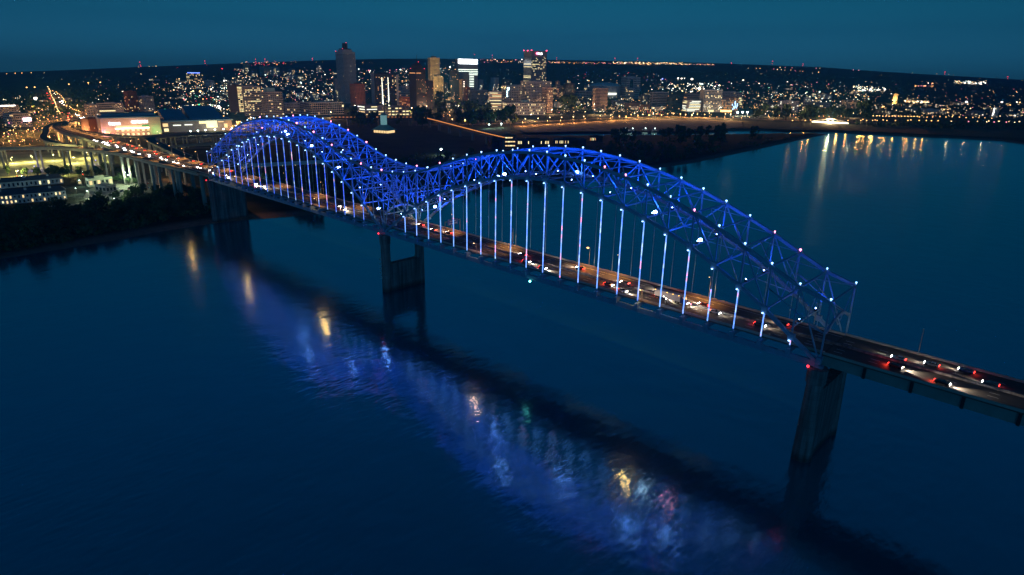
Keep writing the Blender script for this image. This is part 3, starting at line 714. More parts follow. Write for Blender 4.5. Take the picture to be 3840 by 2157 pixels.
for i, a in enumerate(along(SR, 46, 70)[:7]):
    c, s2 = math.cos(a[3]), math.sin(a[3])
    street_lamp(a[0]-s2*5.8*-1, a[1]+c*5.8*-1, a[2], 'amber lamp post on the near curved ramp, %s counted from the arch' % ordinal(i+1, 99).replace(' from left', '').replace('leftmost', '1st'), 'lamp posts on the curved ramp', L_AMBER, AMB, 10, 20000, a[3]+math.pi/2, 1.0, rad=.4, spot=True)

# navigation buoy light below the deck
o = empty('channel_light', (129.5, -1.2, 38.4)); tag(o, 'cyan navigation light hanging below the bridge edge', 'navigation light')
m = MB(); m.cyl((0, 0, .2), (0, 0, 1.2), .12, n=6); m.build('bracket', DARK, o)
m = MB(); m.ball((0, 0, 0), .7); m.build('lens', glow('lamp_cyan', (.2, 1, .9), 6), o)
# overhead guide sign over the far lanes
o = empty('guide_sign', (44, 20, ZD)); tag(o, 'blue grey overhead guide sign above the far lanes behind the middle pier', 'road sign')
m = MB()
for y in (14.2, 26.6): m.bar((44, y, ZD+.9), (44, y, ZD+8.6), .35)
m.bar((44, 14.2, ZD+8.2), (44, 26.6, ZD+8.2), .4); part(m, 'gantry', POLE, o)
m = MB(); m.box((44.3, 16, ZD+5.8), (44.5, 24.5, ZD+9.4)); part(m, 'sign_panel', mat('sign_back', (.09, .12, .28), .5, 0, .2, .5), o)
m = MB(); m.box((44.51, 17, ZD+6.6), (44.56, 23.5, ZD+6.9)); m.box((44.51, 17.8, ZD+8.1), (44.56, 22.6, ZD+8.4)); part(m, 'sign_stripe', MARK, o)

# ------------------------------------------------------------------ city buildings
def wall(name, c, n=0.12): return mat('wall_'+name, c, 0.85, 0, n, 0.04)
WG = wall('grey', (.20, .20, .22)); WL = wall('light_grey', (.36, .36, .38)); WW = wall('white', (.5, .5, .5)); WB = wall('brown', (.13, .08, .06))
WR = wall('brick', (.20, .07, .045)); WD = wall('dark', (.035, .032, .04)); WT = wall('tan', (.34, .27, .17)); WP = wall('pink_stone', (.42, .30, .27)); WK = wall('dark_glass', (.02, .035, .05))
ROOF = mat('roof_membrane', (.07, .09, .11), .8, 0, .3, .05); ROOFB = mat('roof_blue_metal', (.10, .22, .32), .5, 0, .2, .03)
_wm = {}
def wmesh(m):
    if m.name not in _wm:
        q = MB(); q.box((-.5, -.5, -.5), (.5, .5, .5)); _wm[m.name] = q.mesh('window', m)
    return _wm[m.name]
BLD = {}
def building(name, label, cat, x0, x1, yb, yt, s=.35, phi=30, fl=12, cr=10, cl=6, wm=WG, lit=.2, pal=(0, 1, 3), style='win', group=None, litmax=60, fx=.62, fz=.5, margin=(.03, .03), roofbox=True, dark=True):
    phi = R(phi)
    xk = x0+s*(x1-x0)
    kx, ky, gz = G(xk, yb); D = dist(kx, ky); az = math.atan2(kx-CX, ky-CY)
    v = ray(x0, yb); a0 = math.atan2(v[0], v[1]); v = ray(x1, yb); a1 = math.atan2(v[0], v[1])
    wl = D*math.tan(az-a0); wr = D*math.tan(a1-az)
    L1 = max(wr, 1)/math.cos(phi); L2 = max(wl, .5)/max(math.sin(phi), .05)
    if s < .04: L2 = L1*.6
    if s > .96: L1 = L2*.6
    r = (math.cos(az), -math.sin(az)); vv = (math.sin(az), math.cos(az)); c, n = math.cos(phi), math.sin(phi)
    t1 = (c*r[0]+n*vv[0], c*r[1]+n*vv[1]); t2 = (-n*r[0]+c*vv[0], -n*r[1]+c*vv[1])
    zt_ = ztop(kx, ky, yt); H = max(zt_-gz, 3)
    o = empty(name, (kx, ky, gz), math.atan2(t1[1], t1[0])); tag(o, label, cat, group)
    m = MB(); m.box((0, 0, -6), (L1, L2, H)); m.build('wall', wm, o)
    ph = max(H*.012, .5)
    m = MB()
    for a, b in (((-.1, -.1), (L1+.1, .5)), ((-.1, L2-.5), (L1+.1, L2+.1)), ((-.1, .501), (.5, L2-.501)), ((L1-.5, .501), (L1+.1, L2-.501))): m.box((*a, H+.003), (*b, H+ph))
    m.box((.5, .5, H+.003), (L1-.5, L2-.5, H+.12), 1)
    if roofbox: m.box((L1*.3, L2*.3, H+.123), (L1*.7, L2*.72, H+max(2.5, H*.05)), 0)
    m.build('roof', [wm, ROOF], o)
    H0 = H*margin[0]; H1 = H*(1-margin[1]); fh = (H1-H0)/max(fl, 1)
    litn = 0; dk = MB(); rr = random.Random(hash((round(x0), round(yt))) & 0xffff)
    for face, L, nc in ((0, L1, cr), (1, L2, cl)):
        if nc == 0: continue
        cw = L/nc
        if style == 'bands':
            for f in range(fl):
                z = H0+(f+.5)*fh
                on = rr.random() < lit
                if on:
                    p = LIT[pal[rr.randrange(len(pal))]]; a = rr.random()*.4 if rr.random() < .5 else 0; b = 1-rr.random()*.4 if rr.random() < .5 else 1
                    e = link('window_band', wmesh(p), o); e.scale = (L*.94*(b-a), .3, fh*fz) if face == 0 else (.3, L*.94*(b-a), fh*fz)
                    u = L*(.03+.94*(a+b)/2); e.location = (u, 0, z) if face == 0 else (0, u, z)
                elif dark:
                    if face == 0: dk.box((L*.03, -.14, z-fh*fz/2), (L*.97, .1, z+fh*fz/2))
                    else: dk.box((-.14, L*.03, z-fh*fz/2), (.1, L*.97, z+fh*fz/2))
            continue
        for f in range(fl):
            row = rr.random() < .12
            for q in range(nc):
                u = (q+.5)*cw; z = H0+(f+.5)*fh
                if rr.random() < (lit if not row else min(1, lit*3)) and litn < litmax:
                    litn += 1; p = LIT[pal[rr.randrange(len(pal))]]
                    e = link('window', wmesh(p), o); e.scale = (cw*fx, .3, fh*fz) if face == 0 else (.3, cw*fx, fh*fz)
                    e.location = (u, 0, z) if face == 0 else (0, u, z)
                elif dark:
                    if face == 0: dk.box((u-cw*fx/2, -.14, z-fh*fz/2), (u+cw*fx/2, .1, z+fh*fz/2))
                    else: dk.box((-.14, u-cw*fx/2, z-fh*fz/2), (.1, u+cw*fx/2, z+fh*fz/2))
    if dk.v: tag(dk.build('unlit_windows', GLASS, o), kind='stuff')
    return dict(o=o, L1=L1, L2=L2, H=H, D=D, k=(kx, ky, gz), t1=t1, t2=t2)
def beacon(b, pts, m=L_RED, r=None):
    for u, v_, z in pts:
        q = MB(); q.ball((b['L1']*u, b['L2']*v_, z), r or b['D']*.0006); q.build('beacon', m, b['o'])
# --- the tall pale tower with stepped crown
b = building('office_tower', 'tallest pale grey tower with stepped dark crown and red beacons', 'office tower', 1270, 1343, 388, 196, .36, 34, 38, 16, 9, WL, .015, (0, 3), fx=.45, fz=.6, litmax=10, roofbox=False)
L1, L2, H = b['L1'], b['L2'], b['H']
m = MB(); m.box((L1*.14, L2*.14, H+.13), (L1*.86, L2*.86, H*1.055)); m.build('penthouse', WL, b['o'])
m = MB(); m.box((L1*.2, L2*.2, H*1.055+.003), (L1*.8, L2*.8, H*1.075)); m.build('crown_step', WD, b['o'])
m = MB(); m.cyl((L1*.5, L2*.5, H*1.075+.003), (L1*.5, L2*.5, H*1.115), L1*.16, L1*.20, 16); m.cyl((L1*.5, L2*.5, H*1.118), (L1*.5, L2*.5, H*1.18), L1*.19, L1*.17, 16); m.build('crown_drum', WD, b['o'])
beacon(b, [(.02, .98, H*1.02), (.2, .3, H*1.07), (.62, .5, H*1.19)], r=1.3)
# --- dark tower with domed top and mast
b = building('office_tower', 'dark tower with domed top, tall mast and amber crown band', 'office tower', 1538, 1600, 416, 262, .42, 34, 34, 10, 8, WD, .03, (4, 3), litmax=16, roofbox=False)
L1, L2, H = b['L1'], b['L2'], b['H']
m = MB(); cxx, cyy = L1*.5, L2*.55; rad = min(L1, L2)*.48
for z0, z1, r0, r1 in ((0, .05, 1, .99), (.05, .10, .99, .9), (.10, .14, .9, .7), (.14, .165, .7, .42), (.165, .18, .42, .1)): m.cyl((cxx, cyy, H*(1+z0)+.13), (cxx, cyy, H*(1+z1)+.13), rad*r0, rad*r1, 16)
m.build('dome', WD, b['o'])
m = MB(); m.cyl((cxx, cyy, H*1.17), (cxx, cyy, H*1.36), 1.1, .5, 6); m.build('mast', DARK, b['o'])
m = MB(); m.box((-.4, L2*.1, H*.91), (-.05, L2*.9, H*.93)); m.box((L1*.05, -.4, H*.91), (L1*.5, -.05, H*.93)); m.build('crown_band', LIT[4], b['o'])
beacon(b, [(.5, .3, H*1.19), (.1, .9, H*1.03), (.95, .1, H*1.03)], r=1.2)
building('office_tower', 'broad dark stepped block joined to the right of the domed tower', 'office tower', 1572, 1627, 414, 304, .1, 20, 24, 10, 3, WD, .05, (4, 3, 0), litmax=22)
# --- floodlit tan tower
b = building('office_tower', 'slender tan floodlit tower with square grid of windows', 'office tower', 1607, 1652, 372, 218, .22, 22, 34, 8, 3, WT, .02, (0,), fx=.45, fz=.5, litmax=6)
x, y, z = b['k']; n_ = Vector((-b['t2'][0], -b['t2'][1], 0))
BT = b
building('office_tower', 'lower shoulder of the tan floodlit tower', 'office tower', 1625, 1664, 373, 288, .05, 22, 18, 7, 0, WT, .02, (0,), fx=.45, fz=.5, litmax=4)
for q, (u, w_) in enumerate(((-1.6, .8), (-.4, 1.1), (.7, 1.4))):
    X = x+b['t1'][0]*b['L1']*u-b['t2'][0]*110*w_; Y = y+b['t1'][1]*b['L1']*u-b['t2'][1]*110*w_
    o = empty('floodlight', (X, Y, z+60)); tag(o, ['left', 'middle', 'right'][q]+' floodlight on a mast below the tan tower', 'floodlight', 'floodlights of the tan tower')
    m = MB(); m.cyl((0, 0, -60), (0, 0, -1), .5, .3, 6); m.build('mast', POLE, o); m = MB(); m.box((-.7, -.7, -.9), (.7, .7, .2)); m.build('lamp_head', L_WARM, o)
    lamp('lamp_light', 'POINT', (0, 0, 1.5), 420000, (1, .66, .25), o, 2)
# --- white topped tower
b = building('office_tower', 'grey tower crowned by a blazing white band above striped lit floors', 'office tower', 1717, 1792, 366, 222, .03, 12, 30, 10, 0, WG, .0, (2,), dark=False, litmax=0, roofbox=False)
L1, H = b['L1'], b['H']
m = MB(); m.box((L1*.01, -.9, H*.885), (L1*.99, -.1, H*1.0)); m.build('lit_crown', glow('crown_light', (.95, 1, 1), 14), b['o'])
for q in range(15):
    z = H*(.735-q*.044); a, c = (.0, 1.0) if q < 2 else ((.55, 1.0) if q < 4 else (.57, .80))
    if q < 11:
        m = MB(); m.box((L1*a+.2, -.6, z-H*.006), (L1*c-.2, -.02, z+H*.006)); m.build('window_band', glow('band_white', (.85, 1, .85), 3.2), b['o'])
beacon(b, [(.9, .5, H*1.13)], r=1.3)
m = MB(); m.cyl((L1*.9, b['L2']*.5, H), (L1*.9, b['L2']*.5, H*1.12), .6, .3, 5); m.build('mast', DARK, b['o'])
building('office_building', 'dark narrow block left of the white crowned tower', 'building', 1687, 1722, 372, 268, .3, 25, 20, 6, 3, WD, .05, (0, 3), litmax=16)
b = building('office_building', 'brown block with one column of round white lights', 'building', 1722, 1752, 378, 300, .4, 25, 16, 4, 3, WB, .04, (3,), litmax=6)
m = MB()
for q in range(12): m.ball((b['L1']*.35, -.8, b['H']*(.04+q*.08)), 1.9, squash=.8)
m.build('light_column', L_WHITE, b['o'])
building('office_building', 'narrow floodlit orange brick block beside the light column', 'building', 1739, 1764, 392, 328, .3, 25, 12, 4, 2, wall('orange', (.55, .16, .05)), .1, (4,), litmax=10)
building('office_building', 'grey office block with blue rooftop plant and wide window rows', 'building', 1752, 1829, 394, 338, .2, 20, 10, 14, 5, WG, .04, (3, 0), litmax=18)
building('hotel', 'hotel with glowing pink and yellow floor bands', 'hotel', 1832, 1881, 422, 344, .04, 12, 13, 10, 0, WW, .92, (4, 4, 1, 3), style='bands', fz=.45)
b = building('office_building', 'grey block with vertical white lit sign on its corner', 'building', 1880, 1990, 404, 322, .16, 22, 12, 14, 4, WL, .07, (0, 1, 3, 4), litmax=26)
m = MB()
for z, w2, h2, dx in ((.86, 9, 5, 1), (.80, 5, 3.6, 4), (.74, 3.6, 3.6, 0), (.66, 3.6, 4.4, 0), (.58, 3, 3.6, 0), (.50, 4, 4, 0)):
    m.box((2+dx, -1.2, b['H']*z), (2+dx+w2, -.4, b['H']*z+h2))
m.build('vertical_sign', glow('sign_cyan_white', (.6, .95, 1), 6), b['o'])
building('apartment_building', 'wide pale apartment complex with scattered lit rooms before the bank tower', 'building', 1950, 2066, 415, 306, .22, 28, 18, 16, 6, WL, .08, (0, 1, 3), litmax=44)
building('apartment_building', 'lower pale block with warm lit rooms at the complex edge', 'building', 2030, 2072, 424, 330, .5, 30, 14, 5, 5, WP, .10, (0, 3), litmax=20)
b = building('office_building', 'long low white building with yellow windows beside green lawn lights', 'building', 1884, 2046, 432, 386, .1, 14, 4, 24, 4, WW, .30, (0, 1, 1), litmax=48, fx=.45)
m = MB(); m.box((b['L1']*.42, b['L2']*.2, b['H']+.13), (b['L1']*.6, b['L2']*.6, b['H']*1.22)); m.build('roof_plant', ROOFB, b['o'])
# --- bank tower with red beacons and white sign
b = building('office_tower', 'bank tower with red corner beacons and white lit rooftop sign', 'office tower', 1960, 2046, 380, 192, .34, 32, 34, 14, 8, WG, .16, (0, 1, 1), style='win', litmax=96, fx=.8, fz=.42, margin=(.02, .1), roofbox=False)
L1, L2, H = b['L1'], b['L2'], b['H']
for q in (.74, .685, .5, .47, .40, .34, .31, .28, .25): m = MB(); m.box((-.5, L2*.04, H*q), (-.16, L2*.96, H*q+H*.011)); m.build('window_band', LIT[1], b['o'])
m = MB(); m.box((L1*.02, -.5, H*.74), (L1*.5, -.16, H*.749)); m.build('window_band', LIT[1], b['o'])
beacon(b, [(.0, 1.0, H*1.015), (.02, .05, H*1.015), (.98, .02, H*1.015), (.0, .5, H*1.01)], glow('beacon_red', (1, .05, .12), 12), 2.4)
def text_mesh(body, size, depth=.3, bold=.04):
    cu = bpy.data.curves.new('t', 'FONT'); cu.body = body; cu.size = size; cu.extrude = depth; cu.offset = bold*size; cu.align_x = 'LEFT'
    t = bpy.data.objects.new('t', cu); COL.objects.link(t)
    dg = bpy.context.evaluated_depsgraph_get(); me = bpy.data.meshes.new_from_object(t.evaluated_get(dg))
    bpy.data.objects.remove(t); return me
def sign(par, body, x, z, size, m, y=-1.0, sx=1.0):
    me = text_mesh(body, size); me.materials.clear(); me.materials.append(m)
    o = link('sign_letters', me, par, (x, y, z)); o.rotation_euler = (math.pi/2, 0, 0); o.scale = (sx, 1, 1); return o
SGW = glow('sign_white', (1, .98, .97), 9); SGR = glow('sign_red', (1, .25, .3), 12)
m = MB(); m.ball((L1*.34, -1.6, H*.957), 5.2, squash=.9); m.build('sign_emblem', glow('emblem_red', (1, .10, .2), 14), b['o'])
sign(b['o'], 'BanK', L1*.42, H*.94, 9.5, SGW, -1.2)
# --- right half of the skyline
building('hotel', 'amber lit stone hotel with set back roof', 'hotel', 2073, 2112, 372, 322, .3, 25, 9, 7, 4, WT, .3, (4, 0), litmax=40)
building('hotel', 'small pink lit tower rising behind the amber hotel', 'hotel', 2080, 2098, 372, 306, .3, 25, 8, 3, 2, WP, .1, (4,), litmax=6)
building('office_building', 'dark brick slab right of the amber hotel', 'building', 2110, 2154, 374, 314, .2, 25, 12, 7, 3, WB, .04, (3,), litmax=10)
building('warehouse', 'long tan brick hall before the domed arena', 'building', 2152, 2222, 372, 342, .2, 20, 3, 10, 3, WP, .06, (0,), litmax=6)
def polytower(name, label, cat, xc, hw, yb, yt, n, fl, wm, bandm, peak=.1):
    x, y, z = G(xc, yb); D = dist(x, y); r = D*hw/FPX; H = ztop(x, y, yt)-z
    o = empty(name, (x, y, z)); tag(o, label, cat)
    m = MB(); m.cyl((0, 0, -5), (0, 0, H), r, r, n); m.build('wall', wm, o)
    for f in range(fl):
        m = MB(); zz = H*(.04+.93*(f+.45)/fl); m.cyl((0, 0, zz), (0, 0, zz+H*.45/fl), r*1.012, r*1.012, n); m.build('window_band', bandm if rnd.random() < .0 else GLASS, o)
    m = MB(); m.cyl((0, 0, H+.003), (0, 0, H*(1+peak*.5)), r*.85, r*.6, n); m.cyl((0, 0, H*(1+peak*.5)), (0, 0, H*(1+peak*1.4)), r*.3, r*.08, n); m.build('roof', ROOFB, o)
    return o, x, y, z, r, H
o, x, y, z, r, H = polytower('apartment_tower', 'ten sided brown tower with peaked roof and amber lit foot', 'apartment tower', 2248, 28, 410, 330, 10, 14, WP, LIT[4], .12)
# arena
x, y, z = G(2268, 364); D = dist(x, y); r = D*58/FPX; H = ztop(x, y, 322)-z
o = empty('arena', (x, y, z)); tag(o, 'round arena with shallow pale blue domed roof and lit lobby', 'arena')
m = MB(); m.cyl((0, 0, -4), (0, 0, H), r*.97, r*.97, 36); m.build('wall', WL, o)
m = MB()
for a, b_, r0, r1 in ((0, .1, 1.0, .9), (.1, .18, .9, .66), (.18, .23, .66, .35), (.23, .245, .35, .05)): m.cyl((0, 0, H+.003+H*a*1.2), (0, 0, H+.003+H*b_*1.2), r*r0, r*r1, 36)
m.build('roof', mat('arena_roof', (.25, .5, .6), .5, 0, .1, .02), o)
m = MB(); az = math.atan2(x-CX, y-CY)
for q in range(5): aa = -math.pi/2-az+.15+q*.13; m.box((r*math.cos(aa)-4, r*math.sin(aa)-4, H*.25), (r*math.cos(aa)+4, r*math.sin(aa)+4, H*.42))
m.build('lobby_windows', LIT[2], o)
b = building('office_building', 'modern pale block with arched dark glass notch behind the arena', 'building', 2325, 2397, 370, 290, .3, 25, 9, 10, 5, WL, .04, (3,), litmax=8)
m = MB(); m.cyl((b['L1']*.35, -.5, b['H']*.82), (b['L1']*.35, b['L2']*.3, b['H']*.82), b['L1']*.12, n=18); m.box((b['L1']*.23, -.5, b['H']*.1), (b['L1']*.47, -.2, b['H']*.82)); m.build('arched_glass', GLASS, b['o'])
building('office_building', 'pale block with yellow windows below the arched glass block', 'building', 2345, 2378, 378, 332, .3, 25, 7, 4, 3, WL, .2, (0, 1), litmax=12)
building('office_building', 'long grey office with horizontal window rows left of the dark glass block', 'building', 2432, 2502, 404, 346, .15, 20, 9, 14, 3, WL, .03, (3,), style='bands')
building('office_building', 'dark glass block edged by a pink roof light', 'building', 2497, 2560, 412, 356, .1, 15, 9, 10, 2, WK, .08, (0, 4), litmax=18)
building('car_park_building', 'grey parking block with rows of pale yellow openings', 'parking garage', 2556, 2626, 420, 376, .25, 22, 7, 2, 3, WL, .9, (1, 2), style='bands', fz=.45)
building('office_building', 'tan stepped block behind the yellow parking block', 'building', 2560, 2622, 400, 352, .2, 20, 5, 9, 3, WP, .2, (4,), style='bands', fz=.3)
b = building('hotel', 'tall hotel with white side wall and white balcony columns', 'hotel', 2617, 2702, 420, 338, .2, 20, 14, 13, 0, WW, .10, (0, 1, 3), litmax=40, fx=.72, fz=.7)
m = MB(); m.box((b['L1']*.3, -3, .5), (b['L1']*.6, -.5, b['H']*.1)); m.build('lit_entrance', LIT[1], b['o'])
b = building('hotel', 'hotel with amber mosaic front and blue white lit end panels', 'hotel', 2699, 2765, 420, 366, .02, 10, 8, 16, 0, WB, .5, (4, 3), litmax=70, fx=.55, fz=.7)
m = MB()
for q in range(14): u = rnd.uniform(.66, .98); z = rnd.uniform(.15, .85); m.box((b['L1']*u-1.6, -.7, b['H']*z), (b['L1']*u+1.6, -.2, b['H']*(z+.12)))
m.build('light_panels', glow('panel_blue_white', (.35, .65, 1), 3), b['o'])
m = MB(); m.box((0, -4, .5), (b['L1']*.65, -.9, b['H']*.14)); m.build('lit_entrance', glow('entrance_amber', (1, .55, .15), 5), b['o'])
building('office_building', 'plain brown block standing behind the mosaic hotel', 'building', 2700, 2776, 400, 344, .05, 15, 7, 12, 1, WP, .02, (3,), litmax=4)
building('office_building', 'narrow block with yellow shelves of light right of the mosaic hotel', 'building', 2764, 2782, 402, 364, .1, 15, 5, 2, 1, WG, .9, (1,), style='bands')
building('apartment_building', 'dark narrow block right of the lit hotels', 'building', 2780, 2818, 400, 354, .2, 20, 9, 6, 3, WD, .12, (3, 4), litmax=14)
building('apartment_building', 'pale framed apartments with warm balconies behind riverside trees', 'building', 2910, 2992, 420, 378, .12, 15, 6, 10, 3, WL, .25, (0, 1, 2), litmax=36)
building('apartment_building', 'low dark apartment row right of the framed apartments', 'building', 2995, 3110, 416, 384, .1, 15, 4, 16, 2, WG, .22, (0, 1), litmax=30)
building('apartment_building', 'warm framed brick flats with balcony grid', 'building', 3150, 3212, 416, 376, .1, 15, 7, 10, 2, WT, .3, (4, 3), litmax=44)
building('office_building', 'blue grey flats right of the warm framed flats', 'building', 3212, 3256, 416, 384, .1, 15, 5, 7, 2, WL, .05, (3,), litmax=6)
b = building('monument_tower', 'floodlit golden memorial tower with columns', 'tower', 3338, 3362, 388, 352, .3, 25, 1, 4, 3, wall('gold', (.6, .42, .2)), 0, (1,), litmax=0, fx=.3, fz=.8)
lamp('floodlight_beam', 'POINT', (b['L1']*.4, -16, 12), 160000, (1, .7, .3), b['o'], 2)
b = building('apartment_building', 'small white block with a vertical strip of lights far right', 'building', 3708, 3740, 440, 404, .25, 20, 6, 5, 2, WW, .05, (1,), litmax=5)
m = MB()
for q in range(8): m.ball((b['L1']*.2, -1, b['H']*(.06+q*.12)), 2.0)
m.build('light_column', L_WHITE, b['o'])
b = building('brick_church', 'tan lit stone church tower beyond the grey offices', 'church', 2450, 2462, 346, 318, .4, 30, 1, 1, 1, WT, 0, (0,), litmax=0, roofbox=False)
m = MB(); m.cyl((b['L1']/2, b['L2']/2, b['H']), (b['L1']/2, b['L2']/2, b['H']*1.7), b['L1']*.45, .3, 8); m.build('spire', ROOF, b['o'])
# --- left half
building('hotel', 'dark red slab tower at the foot of the tallest tower', 'hotel', 1316, 1373, 410, 316, .4, 32, 18, 6, 6, WR, .02, (4,), litmax=4)
b = building('hotel', 'dark hotel with two bright vertical light stripes', 'hotel', 1396, 1490, 402, 278, .14, 16, 22, 16, 0, WD, .10, (0, 1, 4), litmax=40)
for u in (.34, .62):
    m = MB(); q = 0
    for q in range(26):
        z = b['H']*(.03+q*.034); wd = 1.0+1.7*(1-q/26)**2; m.box((b['L1']*u-wd, -1.4, z), (b['L1']*u+wd, -.3, z+b['H']*.02))
    m.build('light_stripe', glow('stripe_white', (1, 1, .78), 4), b['o'])
m = MB(); m.box((-.6, 1, 0), (-.02, b['L2']-1, b['H']*1.02)); m.box((b['L1']-.1, -.8, 0), (b['L1']*1.10, b['L2']-1, b['H']*.98)); m.build('side_wall', WL, b['o'])
building('office_building', 'amber lit brick building left of the domed dark tower', 'building', 1488, 1542, 402, 366, .35, 30, 6, 7, 5, wall('orange', (.55, .16, .05)), .25, (4,), litmax=26)
building('office_building', 'grey block behind the amber brick building', 'building', 1490, 1540, 384, 326, .5, 30, 8, 5, 5, WL, .06, (4, 3), litmax=10)
building('car_park_building', 'brightly lit white parking garage with four open decks', 'parking garage', 1342, 1442, 436, 396, .28, 26, 4, 3, 2, WG, .9, (1, 2, 0), style='bands', fz=.34)
building('car_park_building', 'second lit garage with yellow panels joined on the right', 'parking garage', 1444, 1536, 437, 400, .12, 18, 3, 6, 2, WG, .7, (1, 0), litmax=14, fx=.7, fz=.36)
b = building('office_building', 'long dark building with white gridded frame', 'building', 1128, 1294, 432, 386, .22, 24, 5, 18, 8, WW, .02, (1, 3), litmax=8, fx=.86, fz=.84)
building('office_building', 'pale classical stone building left of the white gridded block', 'building', 1068, 1142, 428, 388, .4, 32, 4, 8, 6, WL, .06, (0,), litmax=5)
building('office_tower', 'brown windowless slab with bright yellow stair windows at its edge', 'office tower', 862, 922, 424, 322, .62, 34, 17, 3, 0, WB, .75, (1, 0), style='win', litmax=50, fx=.9, fz=.5)
building('office_tower', 'grey office block with scattered yellow window rows', 'office tower', 918, 986, 436, 324, .08, 14, 15, 11, 0, WG, .30, (1, 0), litmax=60, fx=.8, fz=.4)
b = building('office_tower', 'dark grey block with blue roof box in front of the grey offices', 'office tower', 984, 1068, 442, 346, .26, 24, 14, 8, 4, WG, .08, (1, 0, 3), litmax=26, fx=.75)
m = MB(); m.box((b['L1']*.1, b['L2']*.1, b['H']+.13), (b['L1']*.6, b['L2']*.6, b['H']*1.16)); m.build('roof_plant', ROOFB, b['o'])
b = building('hospital', 'dark hospital block with glowing blue roof line', 'hospital', 702, 766, 314, 274, .1, 14, 8, 10, 1, WD, .35, (0, 1), litmax=50, roofbox=False)
m = MB(); m.box((0, -1, b['H']), (b['L1']*.8, -.2, b['H']*1.05)); m.build('roof_light', L_BLUE, b['o'])
building('office_building', 'white ribbed hall beside the hospital', 'building', 770, 807, 326, 303, .6, 34, 4, 3, 6, WW, 0, (1,), litmax=0)
building('office_building', 'office slab with horizontal concrete bands behind the exhibition hall', 'building', 370, 470, 438, 388, .04, 10, 6, 12, 0, WL, .06, (1,), style='bands', fz=.5)
building('apartment_tower', 'tall reddish tower behind the exhibition hall', 'apartment tower', 474, 524, 420, 344, .3, 26, 14, 6, 3, WR, .08, (4, 0), litmax=20)
building('apartment_tower', 'grey ribbed tower right of the reddish tower', 'apartment tower', 522, 584, 420, 362, .35, 26, 11, 7, 4, WL, .06, (0, 3), litmax=16)
building('office_building', 'pale annexe with red lit panel left of the banded office', 'building', 323, 372, 440, 394, .2, 20, 5, 4, 2, WL, .04, (4,), litmax=3)
b = building('office_building', 'low roofed building with bright pink lit sign on the far left', 'building', 20, 125, 478, 428, .3, 24, 5, 10, 5, WL, .06, (0,), litmax=8)
m = MB(); m.box((b['L1']*.55, -1.6, b['H']*.42), (b['L1']*.98, -.8, b['H']*.66)); m.build('lit_sign', glow('sign_pink', (1, .55, .6), 8), b['o'])
b = building('office_building', 'pale building with white lit roof edge at the left border', 'building', -10, 78, 436, 396, .1, 14, 5, 8, 1, WL, .05, (0,), litmax=4)
m = MB(); m.box((b['L1']*.1, -.9, b['H']*.92), (b['L1']*.85, -.2, b['H']*1.0)); m.build('roof_light', L_WHITE, b['o'])
# --- exhibition hall
PS = wall('hall_stone', (.55, .38, .32), .06)
b = building('exhibition_hall', 'large pink stone exhibition hall with two white lit signs', 'convention center', 386, 612, 514, 446, .0, 6, 1, 1, 0, PS, 0, (1,), litmax=0, dark=False, roofbox=False)
HB = b; L1, L2, H = b['L1'], b['L2'], b['H']
m = MB(); m.box((-2, -3, H+H*.02), (L1*1.01, L2, H*1.07)); m.box((L1*.05, L2*.3, H*1.073), (L1*.95, L2*.9, H*1.2)); m.build('metal_roof', ROOFB, b['o'])
SM = glow('hall_sign_white', (1, .97, 1), 8)
sign(b['o'], 'Renasant', L1*.135, H*.66, H*.19, SM, -1.2, L1*.2/(H*.19*4.1))
sign(b['o'], 'CONVENTION', L1*.505, H*.72, H*.16, SM, -1.2, L1*.27/(H*.16*6.6))
for nm, x0, x1, z0, z1, mm, y in (('soffit_light', .22, .79, .40, .46, glow('soffit_light_glow', (1, .85, .55), 6), -1.0), ('upper_glazing', .24, .68, .50, .58, LIT[0], -.4), ('green_wash_patch', .67, .79, .50, .60, mat('green_wash_paint', (.12, .45, .18), .7), -.45)):  # green patch: the green light on the wall put into its colour
    m = MB(); m.box((L1*x0, y, H*z0), (L1*x1, -.05, H*z1)); m.build(nm, mm, b['o'])
for q in range(7):
    m = MB(); u = L1*(.235+q*.085); m.box((u, -.6, H*.26), (u+L1*.045, -.05, H*.385)); m.build('window', LIT[1] if q % 2 else LIT[0], b['o'])
    m = MB(); m.box((u, -.6, H*.03), (u+L1*.035, -.05, H*.15)); m.build('door', LIT[1], b['o'])
    m = MB(); m.box((u+L1*.055, -5, 0), (u+L1*.068, -2.5, H*.38)); m.build('pillar', PS, b['o'])
m = MB(); m.box((L1*.22, -6, H*.19), (L1*.80, -.7, H*.22)); m.build('canopy', PS, b['o'])
lamp('wall_washer', 'AREA', (L1*.5, -26, H*.25), 22000, (1, .62, .35), b['o'], rot=(R(75), 0, 0)).data.size = 30
lamp('wall_washer', 'POINT', (L1*.9, -10, H*.25), 9000, (.25, 1, .3), b['o'], 2)
lamp('wall_washer', 'POINT', (L1*.03, -8, H*.2), 7000, (.35, .25, 1), b['o'], 2)
lamp('wall_washer', 'POINT', (L1*.12, -12, H*.3), 7000, (1, .6, .35), b['o'], 2)
b = building('exhibition_hall_annexe', 'orange lit brick annexe left of the exhibition hall', 'building', 312, 388, 506, 448, .38, 30, 1, 1, 1, wall('orange_brick', (.5, .2, .08)), 0, (0,), litmax=0, dark=False)
lamp('wall_washer', 'POINT', (b['L1']*.6, -12, 8), 40000, AMB, b['o'], 2); lamp('wall_washer', 'POINT', (-12, b['L2']*.5, 8), 26000, (1, .75, .5), b['o'], 2)
b = building('exhibition_hall_wing', 'long low glazed wing with sweeping blue metal roof', 'building', 612, 876, 498, 458, .0, 6, 1, 1, 0, WG, 0, (0,), litmax=0, dark=False, roofbox=False)
L1, L2, H = b['L1'], b['L2'], b['H']
